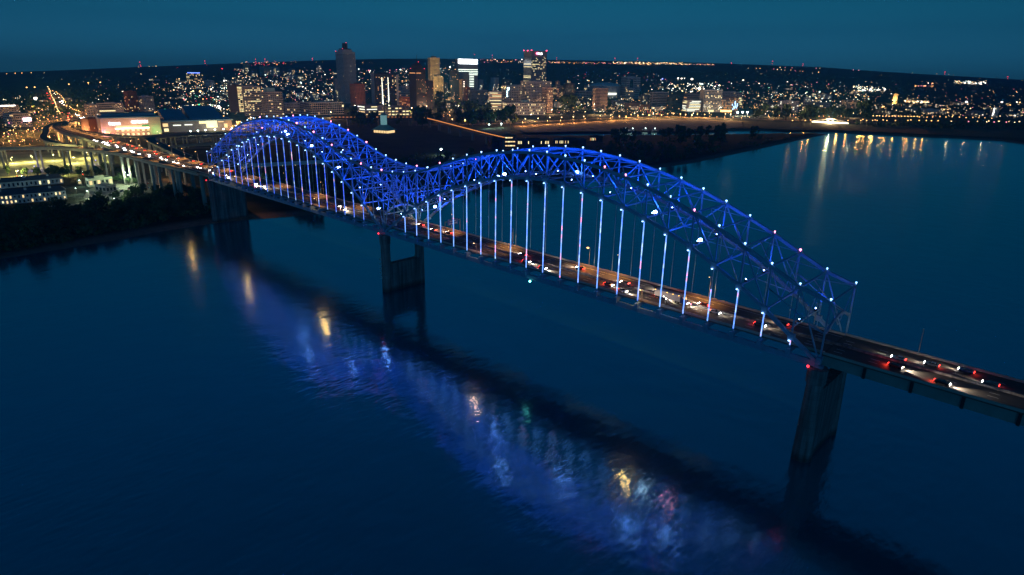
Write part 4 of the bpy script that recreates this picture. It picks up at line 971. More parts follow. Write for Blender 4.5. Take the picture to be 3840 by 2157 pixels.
m = MB(); m.prism([(-1, -6), (L1*1.02, -6), (L1*1.02, L2), (-1, L2)], H+.5, H*1.12); m.prism([(L1*.05, L2*.2), (L1*.38, L2*.2), (L1*.38, L2*1.3), (L1*.05, L2*1.3)], H*1.123, [H*1.2, H*1.2, H*1.9, H*1.9]); m.prism([(L1*.42, L2*.2), (L1*.92, L2*.2), (L1*.88, L2*1.5), (L1*.42, L2*1.5)], H*1.123, [H*1.2, H*1.2, H*2.1, H*2.2]); m.build('metal_roof', ROOFB, b['o'])
for x0, x1, z0, z1, q in ((.01, .08, .55, .85, 0), (.02, .08, .1, .38, 1), (.15, .26, .62, .70, 2), (.31, .42, .64, .72, 2), (.62, .78, .35, 1.0, 1), (.52, .62, .75, .98, 1), (.80, .88, .85, .93, 0), (.88, .93, .3, .7, 0)):
    m = MB(); m.box((L1*x0, -1.2, H*z0), (L1*x1, -.1, H*z1)); m.build('window', LIT[q], b['o'])
lamp('wall_washer', 'POINT', (L1*.7, -14, H*.4), 20000, (1, .85, .5), b['o'], 2)
# --- distant medical district and scattered blocks (each a few pixels)
MED = [(912, 938, 284, 262), (936, 966, 290, 258), (914, 940, 278, 240), (948, 968, 280, 256), (976, 1022, 282, 250), (1018, 1052, 284, 252), (1050, 1096, 286, 254), (1092, 1108, 290, 258), (1108, 1142, 304, 282), (968, 998, 316, 290), (1075, 1100, 302, 280), (1188, 1206, 270, 246), (830, 870, 326, 306), (872, 908, 322, 300), (660, 700, 312, 300), (1238, 1272, 282, 270), (1030, 1062, 320, 302), (1140, 1170, 372, 350), (1165, 1196, 380, 352), (880, 915, 268, 258), (1255, 1275, 380, 298), (560, 600, 308, 298), (1790, 1812, 356, 300), (1840, 1870, 340, 292), (1882, 1918, 336, 298), (1664, 1680, 360, 310), (2400, 2430, 392, 356), (2120, 2140, 330, 300), (2190, 2216, 340, 320), (2825, 2860, 398, 380), (2860, 2905, 404, 386), (3010, 3040, 388, 366), (3056, 3120, 372, 356), (2960, 3000, 372, 360), (3256, 3300, 414, 398), (3120, 3150, 410, 392), (3380, 3440, 420, 404), (3450, 3520, 426, 410), (3540, 3600, 430, 414), (3620, 3690, 436, 418), (3750, 3830, 440, 424), (1075, 1110, 356, 340), (1110, 1140, 366, 350), (1210, 1250, 384, 362), (10, 60, 392, 380), (60, 110, 402, 390), (300, 330, 400, 388), (640, 690, 336, 326), (600, 640, 400, 384), (680, 740, 404, 388), (740, 800, 398, 380), (2170, 2230, 398, 376), (2290, 2340, 400, 378), (2340, 2400, 408, 386), (2400, 2436, 414, 392), (2140, 2176, 402, 380), (2076, 2120, 404, 384), (2566, 2600, 366, 352), (1640, 1690, 404, 388), (1690, 1750, 404, 384)]
for x0_, x1_, y0_, y1_, n_b in ((640, 1260, 300, 400, 34), (1100, 1960, 300, 400, 26), (2080, 2500, 330, 420, 22), (2600, 3240, 335, 410, 34), (3260, 3830, 380, 430, 24), (0, 560, 360, 440, 20)):
    for _ in range(n_b):
        cx_ = rnd.uniform(x0_, x1_); yb_ = rnd.uniform(y0_, y1_); w_ = rnd.uniform(16, 46)*(yb_-200)/180; MED.append((cx_-w_/2, cx_+w_/2, yb_, yb_-rnd.uniform(5, 13)*(yb_-200)/180))
MED.sort()
for i, (a, c, yb_, yt_) in enumerate(MED):
    wm_ = (WG, WL, WB, WD, WT)[i*7 % 5]
    building('office_building', 'small distant %s city block with lit windows, %s' % (('grey', 'pale', 'brown', 'dark', 'tan')[i*7 % 5], ordinal(i+1, len(MED))), 'building', a, c, yb_, yt_, .3, 28, max(3, int((yb_-yt_)/4.5)), max(3, int((c-a)/5)), 2, wm_, .28, (0, 1, 3, 2), litmax=9, dark=False, group='distant city blocks', fx=.7, roofbox=i % 2 == 0)

# --- river side things
x, y, z = G(1441, 497); D = dist(x, y); k_ = D/FPX
o = empty('visitor_pavilion', (x, y, z), .3); tag(o, 'pavilion with flared green roof and glazed lantern tower', 'pavilion')
m = MB(); m.box((-30*k_, -22*k_, 0), (30*k_, 22*k_, 9*k_)); m.build('glazed_wall', LIT[0], o)
for u in range(9): m = MB(); m.box((-30*k_+u*7.3*k_, -22.6*k_, 0), (-29*k_+u*7.3*k_, -22.05*k_, 9*k_)); m.build('mullion', DARK, o)
def frustum(m, a, b, c, d, z0, z1, mi=0):
    m.add([(-a, -b, z0), (a, -b, z0), (a, b, z0), (-a, b, z0), (-c, -d, z1), (c, -d, z1), (c, d, z1), (-c, d, z1)], [(0, 3, 2, 1), (4, 5, 6, 7), (0, 1, 5, 4), (1, 2, 6, 5), (2, 3, 7, 6), (3, 0, 4, 7)], mi)
GR = mat('green_copper_roof', (.12, .32, .30), .6, 0, .15, .1)
m = MB(); frustum(m, 36*k_, 28*k_, 10*k_, 10*k_, 9.1*k_, 27*k_); m.build('roof', GR, o)
m = MB(); m.box((-8*k_, -8*k_, 27.1*k_), (8*k_, 8*k_, 60*k_)); m.build('lantern_tower', glow('lantern_glass', (.3, .75, .8), .35), o)
m = MB(); frustum(m, 10*k_, 10*k_, 1, 1, 60.1*k_, 70*k_); m.build('tower_roof', GR, o)
# footbridge with amber light rail
FBP = smooth([P(1240, 441, 24), P(1420, 440, 24), P(1585, 441, 24), P(1620, 449, 24), P(1700, 470, 24), P(1780, 491, 24), P(1850, 508, 24), P(1890, 517, 24)], 1)
o = empty('covered_footbridge', (FBP[0][0], FBP[0][1], 0)); tag(o, 'long covered footbridge with a string of amber lights reaching the island', 'footbridge')
m = MB(); ribbon(m, FBP, 6, -3.5, 0); part(m, 'deck_tube', mat('footbridge_panel', (.14, .07, .05), .7, 0, .2, .1), o)
m = MB(); ribbon(m, FBP, 7, 2.8, 3.3); part(m, 'canopy', ROOF, o)
for a in along(FBP, 9, 3)[:95]:
    m = MB(); c, s2 = math.cos(a[3]), math.sin(a[3]); sgn = -1 if (c*(a[1]-CY)-s2*(a[0]-CX)) > 0 else 1
    m.box((a[0]-1.7, a[1]-1.7, a[2]+.4), (a[0]+1.7, a[1]+1.7, a[2]+1.2)); part(m, 'rail_light', glow('rail_amber', (1, .36, .08), 1.1), o)
for a in along(FBP, 75, 40):
    m = MB(); m.cyl((a[0], a[1], -3), (a[0], a[1], a[2]-3.6), 3.2, n=10); part(m, 'column', CONC, o)
b = building('museum_building', 'stepped island building with three bright amber floors at the footbridge end', 'building', 1878, 1932, 556, 508, .1, 14, 3, 5, 1, WB, 1.0, (0, 0, 1), style='win', fx=.9, fz=.28, litmax=14)
b = building('museum_building', 'dark round cornered stair block left of the lit island building', 'building', 1828, 1880, 562, 520, .3, 24, 1, 1, 1, WD, 0, (0,), litmax=0)
building('museum_building', 'long dark island museum with narrow glowing windows', 'building', 1935, 2060, 546, 524, .05, 12, 1, 22, 1, WD, .35, (0, 1), litmax=14, fx=.5)
building('museum_building', 'second dark island hall with a few glowing doors', 'building', 2070, 2200, 544, 522, .05, 12, 1, 24, 1, WD, .2, (0, 1), litmax=7, fx=.35)
building('museum_building', 'small dark hall with an amber window on the island', 'building', 2205, 2260, 532, 512, .1, 12, 1, 8, 1, WD, .3, (4, 1), litmax=4, fx=.35)
# riverside canopy, boats
x, y, z = G(3112, 461); D = dist(x, y); k_ = D/FPX; az = math.atan2(x-CX, y-CY)
o = empty('park_canopy', (x, y, z), -az); tag(o, 'long arched park canopy glowing warm white by the river', 'canopy')
m = MB(); n = 18
for q in range(n):
    f = lambda t: (-56*k_+112*k_*t, 0, (3+9*math.sin(math.pi*t))*k_)
    a, c = f(q/n), f((q+1)/n); m.box((a[0], -14*k_, (a[2]+c[2])/2), (c[0], 14*k_, (a[2]+c[2])/2+.8*k_))
m.build('roof', WW, o)
m = MB(); m.box((-54*k_, -13*k_, .3), (54*k_, 13*k_, 3.2*k_)); m.build('lit_hall', glow('canopy_light', (1, .82, .5), 5), o)
for q in range(8):
    m = MB(); xx = -50*k_+q*14.2*k_; m.cyl((xx, -14.2*k_, 0), (xx, -14.2*k_, (3+9*math.sin(math.pi*(q+.4)/8))*k_), .5*k_, n=6); m.build('pillar', WW, o)
lamp('canopy_glow', 'POINT', (0, -20*k_, 8*k_), 600000, (1, .66, .30), o, 3)
for i, (px, py, ln) in enumerate(((2345, 491, 34), (2372, 490, 26), (2420, 489, 22), (2455, 490, 20), (3125, 498, 0))):
    if not ln: continue
    x, y, z = P(px, py+5, 0); o = empty('river_boat', (x, y, 0), .75); tag(o, ['large white river boat moored first in line', 'second moored white boat with cool deck lights', 'third smaller moored boat', 'last small boat at the landing'][i], 'boat', 'boats at the landing')
    m = MB(); s_ = ln; m.prism([(-s_/2, -s_*.13), (s_*.35, -s_*.13), (s_/2, 0), (s_*.35, s_*.13), (-s_/2, s_*.13)], -.4, 2.2); m.build('hull', WW, o)
    m = MB(); m.box((-s_*.42, -s_*.1, 2.203), (s_*.25, s_*.1, 5)); m.box((-s_*.3, -s_*.08, 5.003), (s_*.1, s_*.08, 7.4)); m.build('cabin', WL, o)
    m = MB()
    for q in range(5): m.box((-s_*.38+q*s_*.13, -s_*.105, 3.2), (-s_*.31+q*s_*.13, -s_*.1-.003, 4.3))
    m.build('window_row', LIT[2], o)
    m = MB(); m.ball((0, 0, 8.5), 1.4); m.cyl((0, 0, 7.4), (0, 0, 8.3), .15, n=5); m.build('mast_lamp', L_COOL, o)
# long pale roofed shed seen through the left arch
a = P(905, 624, 9); c = P(1290, 604, 9)
o = empty('boat_shed', (a[0], a[1], 0)); tag(o, 'long open shed with pale roof and small warm lights seen through left arch', 'shed')
m = MB(); ribbon(m, [a, c], 30, 0, 1.0); part(m, 'roof', mat('shed_roof', (.72, .78, .78), .6, 0, .1, .1), o)
m = MB(); ribbon(m, [(a[0], a[1], 3.4), (c[0], c[1], 3.4)], 11, 0, .8); part(m, 'upper_deck', WD, o)
for q in along([a, c], 12, 2):
    m = MB(); m.cyl((q[0], q[1], 3), (q[0], q[1], 8.99), .35, n=6); part(m, 'post', POLE, o)
for q in along([a, c], 9, 4): m = MB(); m.ball((q[0]+rnd.uniform(-4, 4), q[1]-5.6, 7.4), .34); part(m, 'ceiling_lamp', L_WARM, o)

# --- apartments, shop and its lit forecourt on the near bank
def gable(name, label, cat, A, B, depth, h, roofh, nwin, litf, wm, rm, storeys=2, group=None):
    ax, ay, _ = G(*A); bx, by, _ = G(*B); L = math.hypot(bx-ax, by-ay); rz = math.atan2(by-ay, bx-ax)
    o = empty(name, (ax, ay, PLAIN), rz); tag(o, label, cat, group)
    m = MB(); m.box((0, 0, -2), (L, depth, h)); m.build('wall', wm, o)
    m = MB(); e = 1.0
    m.add([(-e, -e, h), (L+e, -e, h), (L+e, depth+e, h), (-e, depth+e, h), (3, depth/2, h+roofh), (L-3, depth/2, h+roofh)], [(0, 3, 2, 1), (0, 1, 5, 4), (1, 2, 5), (2, 3, 4, 5), (3, 0, 4)])
    r_ = m.build('roof', rm, o)
    for q in range(3): c = MB(); xx = L*(.2+q*.3); c.box((xx, depth*.3, h+roofh*.5), (xx+2.2, depth*.3+2.2, h+roofh*1.15)); c.build('dormer', wm, r_)
    for st in range(storeys):
        for q in range(nwin):
            u = L*(q+.5)/nwin; z = h*(st+.2)/storeys; on = rnd.random() < litf
            m = MB(); m.box((u-L/nwin*.2, -.15, z), (u+L/nwin*.2, .05, z+h/storeys*.55)); f = m.build('window', LIT[rnd.choice((0, 1, 0))] if on else GLASS, o)
            if q % 3 == 1: m = MB(); m.box((u-L/nwin*.4, -1.6, z-.3), (u+L/nwin*.4, -.16, z-.05)); m.box((u-L/nwin*.4, -1.6, z-.047), (u+L/nwin*.4, -1.5, z+.9)); m.build('balcony', WW, o)
    return o
WBL = wall('bluish_siding', (.30, .36, .42)); SHG = mat('roof_shingle', (.05, .07, .10), .85, 0, .25, .3)
gable('apartment_row', 'near apartment row with dark hipped roof and many warm lit windows', 'apartment building', (-60, 775), (252, 748), 17, 9.5, 4.5, 20, .36, WBL, SHG, 2, 'apartment rows on the river bank')
gable('apartment_row', 'rear apartment row with dark roof and few lit windows', 'apartment building', (-60, 714), (240, 688), 15, 7.0, 4.0, 18, .3, WBL, SHG, 1, 'apartment rows on the river bank')
b = building('roadside_shop', 'low shop with curved cream parapet and lit forecourt', 'shop', 326, 428, 702, 672, .1, 14, 1, 6, 1, wall('cream', (.5, .5, .38)), .3, (0,), litmax=4)
b = building('shop_kiosk', 'flat grey canopy building in front of the cream shop', 'shop', 360, 440, 724, 700, .5, 30, 1, 3, 3, WG, 0, (0,), litmax=0)
b = building('gate_lodge', 'tiny cream lodge left of the lit shop', 'hut', 290, 306, 692, 680, .3, 25, 1, 2, 1, wall('cream', (.5, .5, .38)), .8, (0,), litmax=2)
for i, (px, py, m_, col, pw, h) in enumerate(((463, 646, L_COOL, (.75, 1, .55), 34000, 16), (486, 656, L_COOL, (.8, 1, .7), 22000, 16), (304, 676, L_COOL, COOL, 4000, 8), (284, 707, L_COOL, COOL, 4000, 7), (75, 745, L_BLUE, (.4, .3, 1), 3000, 4), (129, 624, L_BLUE, (.25, .2, 1), 5000, 6), (355, 602, L_BLUE, (.25, .2, 1), 5000, 6), (160, 610, L_WHITE, WHT, 9000, 7), (40, 590, L_WARM, (1, .88, .26), 60000, 9), (120, 584, L_WARM, (1, .88, .26), 60000, 9), (200, 580, L_WARM, (1, .88, .26), 60000, 9), (280, 590, L_WARM, (1, .88, .26), 60000, 9), (330, 572, L_WARM, (1, .88, .26), 60000, 9), (60, 640, L_WARM, (1, .88, .26), 60000, 9), (240, 630, L_WARM, (1, .88, .26), 60000, 9), (400, 585, L_WARM, (.9, .9, .3), 16000, 9), (641, 690, L_WHITE, WHT, 6000, 7), (330, 715, L_COOL, (.8, 1, .7), 12000, 9), (420, 745, L_COOL, (.8, 1, .7), 12000, 9), (660, 705, L_AMBER, AMB, 9000, 6), (952, 650, L_COOL, COOL, 8000, 9), (640, 655, L_AMBER, AMB, 6000, 6))):
    x, y, z = G(px, py, h)
    wd = ['brightest white green lamp post beside the shop trees', 'second bright lamp post beside the shop trees', 'cool lamp by the cream lodge', 'low cool lamp between apartments and shop', 'violet lamp on the near apartment front', 'violet lamp at the edge of the yellow lot', 'violet lamp beside a ramp column', 'white lamp at the lot kerb', 'yellow lamp far left under the ramp', 'yellow lamp second from left under the ramp', 'yellow lamp third under the ramp', 'yellow lamp fourth under the ramp', 'yellow lamp fifth under the ramp', 'front yellow lamp left under the ramp', 'front yellow lamp right under the ramp', 'yellow lamp behind the approach columns', 'white lamp on the car park column', 'green white lamp on the shop forecourt', 'green white lamp at the forecourt front', 'amber lamp lighting the orange bushes', 'cool lamp behind the left arch strips', 'amber lamp on the approach column'][i]
    street_lamp(x, y, PLAIN, wd, 'lamps on the left bank', m_, col, h, pw, rnd.uniform(0, 6), .9, rad=.8 if pw > 20000 else .55)
for i in range(40):                                    # parked cars
    if i < 22: px, py = 530+rnd.random()*165, 678+rnd.random()*36
    elif i < 30: px, py = 400+rnd.random()*90, 705+rnd.random()*25
    else: px, py = 20+rnd.random()*300, 640+rnd.random()*22
    x, y, z = G(px, py)
    car(x, y, PLAIN+.15, rnd.choice((.2, 1.77, 3.34)), rnd.randrange(6), ('unlit car parked in the dark lot under the approach road', 'car parked on the lit shop forecourt', 'car parked along the kerb below the curved ramp')[0 if i < 22 else 1 if i < 30 else 2], ('cars in the dark lot', 'cars on the shop forecourt', 'cars under the curved ramp')[0 if i < 22 else 1 if i < 30 else 2], lights=i >= 34, detail=i < 30)

# ------------------------------------------------------------------ city street lamps and far lights
cnt = 0
far = MB(); FM = [L_WARM, L_AMBER, L_COOL, L_WHITE, L_RED, L_PINK, L_BLUE, L_GREEN]
def lamps(lst, m, label, group, h=10, r=None, power=0, col=AMB, small=False):
    global cnt
    lst = sorted(lst)
    for i, q in enumerate(lst):
        if small:
            x, y, z = G(q[0], q[1], h); far.ball((x, y, z+h), r or dist(x, y)*.0005, FM.index(m), squash=.7); far.cyl((x, y, z), (x, y, z+h-1), .2, n=4, mi=8)
            if power and i % 2 == 0: lamp('lamp_light', 'POINT', (x, y, z+h-2.5), power*1.5, col, None, 1.0)
            continue
        lb = label if len(lst) == 1 else label+', '+ordinal(i+1, len(lst))
        far_lamp(q[0], q[1], m, 'street_lamp', lb, group, h, r, power, col); cnt += 1
# boulevard: two strings
def string(pts, n, jit=1.0):
    out = []
    seg = [math.dist(a, b) for a, b in zip(pts, pts[1:])]; T = sum(seg)
    for i in range(n):
        t = T*i/(n-1)
        for (a, b), l in zip(zip(pts, pts[1:]), seg):
            if t <= l+1e-6: q = t/l; out.append((a[0]+(b[0]-a[0])*q+rnd.uniform(-jit, jit), a[1]+(b[1]-a[1])*q+rnd.uniform(-jit, jit))); break
            t -= l
    return out
lamps(string([(179, 325), (195, 360), (208, 388), (216, 412), (226, 424)], 20), L_WARM, 'amber lamp in the left string along the boulevard', 'left lamps of the boulevard', 12, power=26000)
lamps(string([(190, 340), (215, 347), (232, 362), (248, 386), (270, 408), (300, 418)], 20), L_AMBER, 'amber lamp in the right string along the boulevard', 'right lamps of the boulevard', 12, power=22000)
lamps([(100, 328), (130, 327), (258, 316), (331, 311), (376, 309)], L_AMBER, 'strong orange lamp on the dark plain left of the towers', 'lone lamps on the dark plain', 14, r=3.4)
lamps([(134, 370)], L_WHITE, 'large pale oval floodlight left of the boulevard', 'oval floodlight', 14, r=7)
A1 = [(140, 445), (150, 452), (165, 440), (180, 447), (200, 436), (215, 450), (228, 446), (165, 478), (172, 470), (188, 476), (125, 492), (106, 486), (100, 492), (185, 512), (235, 505), (268, 504), (265, 526), (222, 521), (90, 525), (35, 528), (60, 500), (30, 512), (50, 488), (285, 470), (255, 440), (296, 462), (240, 460), (270, 436), (300, 440), (145, 420), (180, 400), (158, 410), (120, 400), (290, 395), (250, 395), (320, 410), (288, 412), (15, 500), (75, 472), (128, 480)]
lamps(A1, L_AMBER, 'amber street lamp in the blocks around the ramp loops', 'lamps around the ramp loops', 10, power=42000)
lamps([(358, 500), (370, 500), (383, 500), (396, 498), (410, 500), (513, 512), (590, 494), (600, 500), (375, 483), (522, 545), (490, 529), (432, 527)], L_WARM, 'warm lamp in front of the exhibition hall', 'lamps before the exhibition hall', 8, power=6000)
lamps([(714, 492), (742, 490), (770, 488), (806, 486), (838, 484), (870, 482), (828, 470), (838, 464)], L_COOL, 'bright white lamp in front of the blue roofed wing', 'lamps before the blue roofed wing', 9, r=2.0, power=16000, col=WHT)
# amber car lot behind the left arch crown
lamps([(860+rnd.random()*70, 446+rnd.random()*32) for _ in range(26)], L_AMBER, 'amber lamp in the busy junction behind the left arch', 'lamps at the junction behind the left arch', 9, power=30000, small=True)
lamps([(930+rnd.random()*60, 438+rnd.random()*10) for _ in range(10)], L_WARM, 'pale lamp along the street below the grey offices', 'lamps below the grey offices', 9, power=6000, small=True)
lamps(string([(1600, 442), (1700, 430), (1830, 428)], 12, 4), L_AMBER, 'small amber lamp in the wooded promenade', 'lamps on the wooded promenade', 9, power=9000, small=True)
lamps([(1640+rnd.random()*190, 410+rnd.random()*24) for _ in range(20)], L_WARM, 'small warm lamp between the dark riverside trees', 'lamps between the riverside trees', 9, power=6000, small=True)
lamps([(1696, 447), (1744, 450), (1822, 449), (1970, 446), (2018, 444), (2062, 440), (2106, 440), (2150, 438), (2189, 437), (2251, 434), (2290, 432)], L_WARM, 'warm lamp along the lawn above the landing', 'lamps above the landing', 10, r=1.8, power=13000)
lamps([(1846, 428), (1834, 467), (1880, 464), (1654, 560), (2012, 392)], L_COOL, 'piercing white lamp among the park trees', 'white lamps in the park', 10, r=2.3, power=20000, col=COOL)
lamps([(1774, 447)], L_BLUE, 'single blue lamp at the park edge', 'blue lamp', 10, r=2.2)
lamps(string([(2300, 436), (2420, 430), (2540, 428), (2640, 428)], 16, 3), L_AMBER, 'amber lamp along the riverside road kerb', 'lamps along the riverside road', 10, r=1.8, power=60000)
lamps(string([(1960, 459), (2100, 450), (2290, 440)], 8, 1), L_AMBER, 'low amber lamp on the dark stretch of riverside road', 'lamps on the dark riverside road', 10, r=.8, power=60000)
lamps(string([(2660, 436), (2780, 440)], 5, 2), L_AMBER, 'amber lamp at the bend of the riverside road', 'lamps at the road bend', 10, r=1.0, power=24000)
lamps([(2766, 422), (2785, 421), (2803, 421), (2835, 420)], L_COOL, 'row of very bright white floodlights on low masts', 'bright white floodlight row', 12, r=4.2, power=90000, col=WHT)
lamps([(2860+rnd.random()*300, 428+rnd.random()*12) for _ in range(26)], L_AMBER, 'amber lamp among the trees of the river park', 'lamps of the river park', 9, power=9000, small=True)
lamps(string([(3240, 434), (3300, 435), (3440, 437)], 18, .5), L_AMBER, 'amber lamp in the even row along the far shore rail', 'even lamp row on the far shore', 9, r=1.9, small=True)
lamps(string([(3450, 438), (3600, 440), (3720, 444)], 12, 2), L_AMBER, 'amber lamp continuing the far shore row', 'outer lamps on the far shore', 9, r=1.6, small=True)
lamps([(3708, 454), (3746, 455), (3785, 456), (3823, 456), (3665, 456)], L_WARM, 'pale lamp by the far right shore', 'pale lamps at the far right shore', 9, r=2.0, small=True)
SHORE = [(2972, 452, 0), (3020, 452, 0), (3040, 450, 0), (3144, 458, 1), (3180, 452, 0), (3228, 452, 1), (3236, 448, 0), (3250, 452, 0), (3272, 452, 1), (3282, 450, 1), (3290, 452, 0), (3312, 450, 0), (3326, 452, 0), (3358, 452, 0), (3405, 452, 1), (3416, 450, 0), (3447, 452, 1), (3474, 452, 0), (3493, 453, 1), (3518, 453, 0), (3568, 455, 2), (3632, 456, 3), (3700, 457, 2), (3728, 458, 3), (3774, 458, 3), (3805, 459, 2)]
for i, (px, py, k_) in enumerate(SHORE):
    m_, c_, pw = ((L_AMBER, (1, .30, .05), 26000), (L_AMBER, (1, .34, .06), 52000), (L_WARM, (1, .7, .4), 20000), (L_PINK, (1, .32, .12), 18000))[k_]
    far_lamp(px, py, m_, 'street_lamp', 'shore lamp whose light streaks the far right water, '+ordinal(i+1, len(SHORE)), 'shore lamps reflected in the river', 15, 1.6)
    o = LASTL[0]
    az_ = math.atan2(o.location.x-CX, o.location.y-CY)
    lamp('lamp_beam', 'SPOT', (-1.8*math.sin(az_), -1.8*math.cos(az_), 15), pw, c_, o, 1.2, size=R(72), blend=.3, rot=(R(118), 0, -az_+math.pi))
FILL_LAMPS = sorted([(1330, 396), (1400, 408), (1480, 412), (1545, 405), (1600, 398), (1668, 392), (1720, 396), (1790, 402), (1850, 425), (1900, 428), (1990, 430), (2070, 410), (2120, 396), (2180, 392), (2230, 412), (2260, 412), (2330, 396), (2380, 424), (2450, 424), (2520, 424), (2600, 424), (2660, 424), (2720, 426), (2740, 428), (2900, 422), (3000, 424), (3100, 420), (3200, 424), (1240, 420), (1130, 436), (1040, 446), (940, 440), (800, 430), (700, 440)])  # added lamps, set out to throw a warm glow on the downtown walls
for i, (px, py) in enumerate(FILL_LAMPS):
    far_lamp(px, py, L_WARM, 'street_lamp', 'added warm lamp lighting the walls between the downtown blocks, '+ordinal(i+1, len(FILL_LAMPS)), 'added lamps between downtown blocks', 16, 1.4, 170000, (1, .55, .25))
# strong far lights
def fl(px, py, mi, sz=1.0, h=9):
    x, y, z = G(px, py, h); D = dist(x, y); r = D*.00036*sz*min(2.4, rnd.lognormvariate(0, .38))
    far.ball((x, y, z+h), r, mi, squash=.75)
def scatter(n, x0, x1, y0, y1, pal, s0=.5, s1=1.3, slope=0.0):
    for _ in range(n):
        px = rnd.uniform(x0, x1); py = rnd.uniform(y0, y1)+slope*(px-x0)/(x1-x0)
        fl(px, py, rnd.choice(pal), rnd.uniform(s0, s1)*(1 if rnd.random() > .12 else 1.6))
scatter(90, 640, 880, 312, 345, (0, 0, 1, 3, 2), .5, 1.2)
scatter(110, 680, 870, 345, 395, (0, 0, 1, 3, 2, 2, 4, 7), .5, 1.4)
scatter(90, 650, 860, 395, 440, (0, 3, 3, 1, 2), .6, 1.5)
for q in ((785, 403), (820, 398), (848, 296+6), (840, 303), (744, 408), (806, 396), (790, 392), (826, 404)): fl(*q, 3, 3.0)
scatter(110, 870, 1260, 262, 300, (0, 0, 3, 2, 1, 4), .4, 1.1)
scatter(120, 920, 1270, 300, 345, (0, 0, 3, 2, 1), .4, 1.2)
scatter(80, 1070, 1270, 345, 392, (0, 3, 1, 2, 5), .4, 1.2)
scatter(46, 900, 1110, 232, 246, (1, 0, 5, 4), .5, 1.0, -4)
scatter(60, 540, 900, 284, 335, (0, 1, 0), .4, .9)
scatter(40, 330, 640, 330, 400, (0, 1, 0, 3), .4, 1.0)
scatter(30, 0, 150, 360, 420, (0, 3, 0), .4, .9)
scatter(80, 0, 300, 400, 530, (1, 1, 0, 5), .4, 1.1)
scatter(50, 560, 700, 400, 440, (1, 0, 3, 7), .4, 1.2)
scatter(120, 1345, 1545, 256, 345, (0, 0, 1, 3, 2, 5), .4, 1.2)
scatter(40, 1490, 1545, 300, 400, (0, 1), .4, 1.0)
scatter(30, 1650, 1720, 230, 300, (0, 1, 2), .4, 1.0)
scatter(60, 1660, 1950, 300, 380, (0, 1, 3), .4, 1.0)
for q in ((1688, 251), (1524, 268), (1391, 298), (1386, 270)): fl(*q, 3, 2.4)
for x0, x1, y0, y1, n in ((0, 330, 395, 545, 150), (560, 900, 330, 440, 120), (870, 1280, 290, 400, 150), (1340, 1960, 300, 435, 190), (2060, 2640, 345, 432, 190), (2640, 3840, 350, 440, 330), (2300, 3840, 300, 350, 120), (300, 900, 300, 345, 60)):
    for _ in range(n):
        q = rnd.random(); fl(rnd.uniform(x0, x1), rnd.uniform(y0, y1), rnd.choice((1, 1, 1, 0, 0, 5)), rnd.uniform(.35, .85))
# the string of lights under the horizon
scatter(70, 1715, 1960, 223, 236, (0, 1, 3, 5), .5, 1.1)
scatter(110, 2046, 2460, 230, 236, (0, 1, 5, 1), .5, 1.1, 8)
scatter(130, 2300, 2560, 232, 238, (0, 3, 0, 1), .6, 1.4, 4)
scatter(60, 2540, 2680, 239, 243, (0, 1, 5), .5, 1.0, 2)
for q in ((2806, 256), (2836, 256), (2850, 257), (2902, 259), (2915, 261), (2925, 253), (2944, 253), (2970, 254), (2930, 262), (2943, 263), (2966, 263), (2982, 266), (3000, 267), (3060, 256), (3075, 257), (3070, 271), (3200, 262), (3220, 264), (3010, 268)): fl(*q, rnd.choice((1, 5, 0)), 1.1)
scatter(40, 2150, 2500, 268, 300, (0, 3, 4, 6), .4, 1.0)
scatter(60, 2100, 2560, 296, 345, (0, 3, 1, 2, 5), .4, 1.1)
scatter(120, 2500, 2700, 312, 345, (3, 2, 0, 3), .5, 1.5)
for q in ((2543, 294), (2556, 295), (2567, 294), (2595, 297), (2524, 332), (2622, 332), (2847, 313), (2953, 307), (2787, 301), (2581, 326)): fl(*q, 3, 2.6)
scatter(110, 2660, 3260, 300, 345, (0, 3, 2, 1, 5, 7), .4, 1.1, 20)
scatter(150, 2780, 3260, 340, 378, (3, 2, 0, 1, 0), .4, 1.3, 8)
scatter(130, 2080, 2500, 370, 430, (0, 1, 3, 0), .4, 1.2)
scatter(60, 2380, 2500, 400, 432, (1, 0, 4), .5, 1.2)
scatter(150, 2820, 3260, 376, 430, (0, 1, 3, 1), .4, 1.1)
scatter(90, 3200, 3320, 322, 340, (3, 0, 2), .5, 1.4, 6)
scatter(130, 3240, 3840, 384, 432, (0, 1, 0, 3), .4, 1.1, 10)
scatter(80, 3388, 3484, 378, 386, (0, 1, 3), .5, 1.2)
scatter(30, 3430, 3500, 320, 326, (1, 5), .5, 1.0)
scatter(70, 3575, 3700, 302, 313, (3, 2, 0), .5, 1.3, 5)
for q in ((3481, 312), (3497, 313), (3757, 383), (3778, 384), (3813, 383), (3825, 384), (3312, 402), (3368, 407), (3540, 411), (3554, 412), (3578, 414), (3624, 383), (3342, 352)): fl(*q, rnd.choice((3, 1)), 2.3)
scatter(60, 2240, 2480, 438, 462, (1,), .2, .5)
scatter(110, 150, 3800, 246, 300, (0, 1, 2), .25, .6, 20)
for px, py in ((518, 234), (528, 234), (528, 243), (666, 247), (775, 239), (833, 252), (770, 231), (1004, 222), (1030, 222), (1171, 219)): fl(px, py+6, 4, 1.0)
for px, py in ((25, 273), (57, 271), (82, 270), (117, 269), (560, 246), (585, 245), (520, 248), (1000, 229), (1046, 231), (1185, 231), (1210, 230), (1360, 231), (1385, 230), (1395, 231)): fl(px, py+4, 1, 1.1)
tag(far.build('far_city_lights', FM+[POLE]), 'countless small city lights spread over the dark plain behind the towers', 'city lights', kind='stuff')
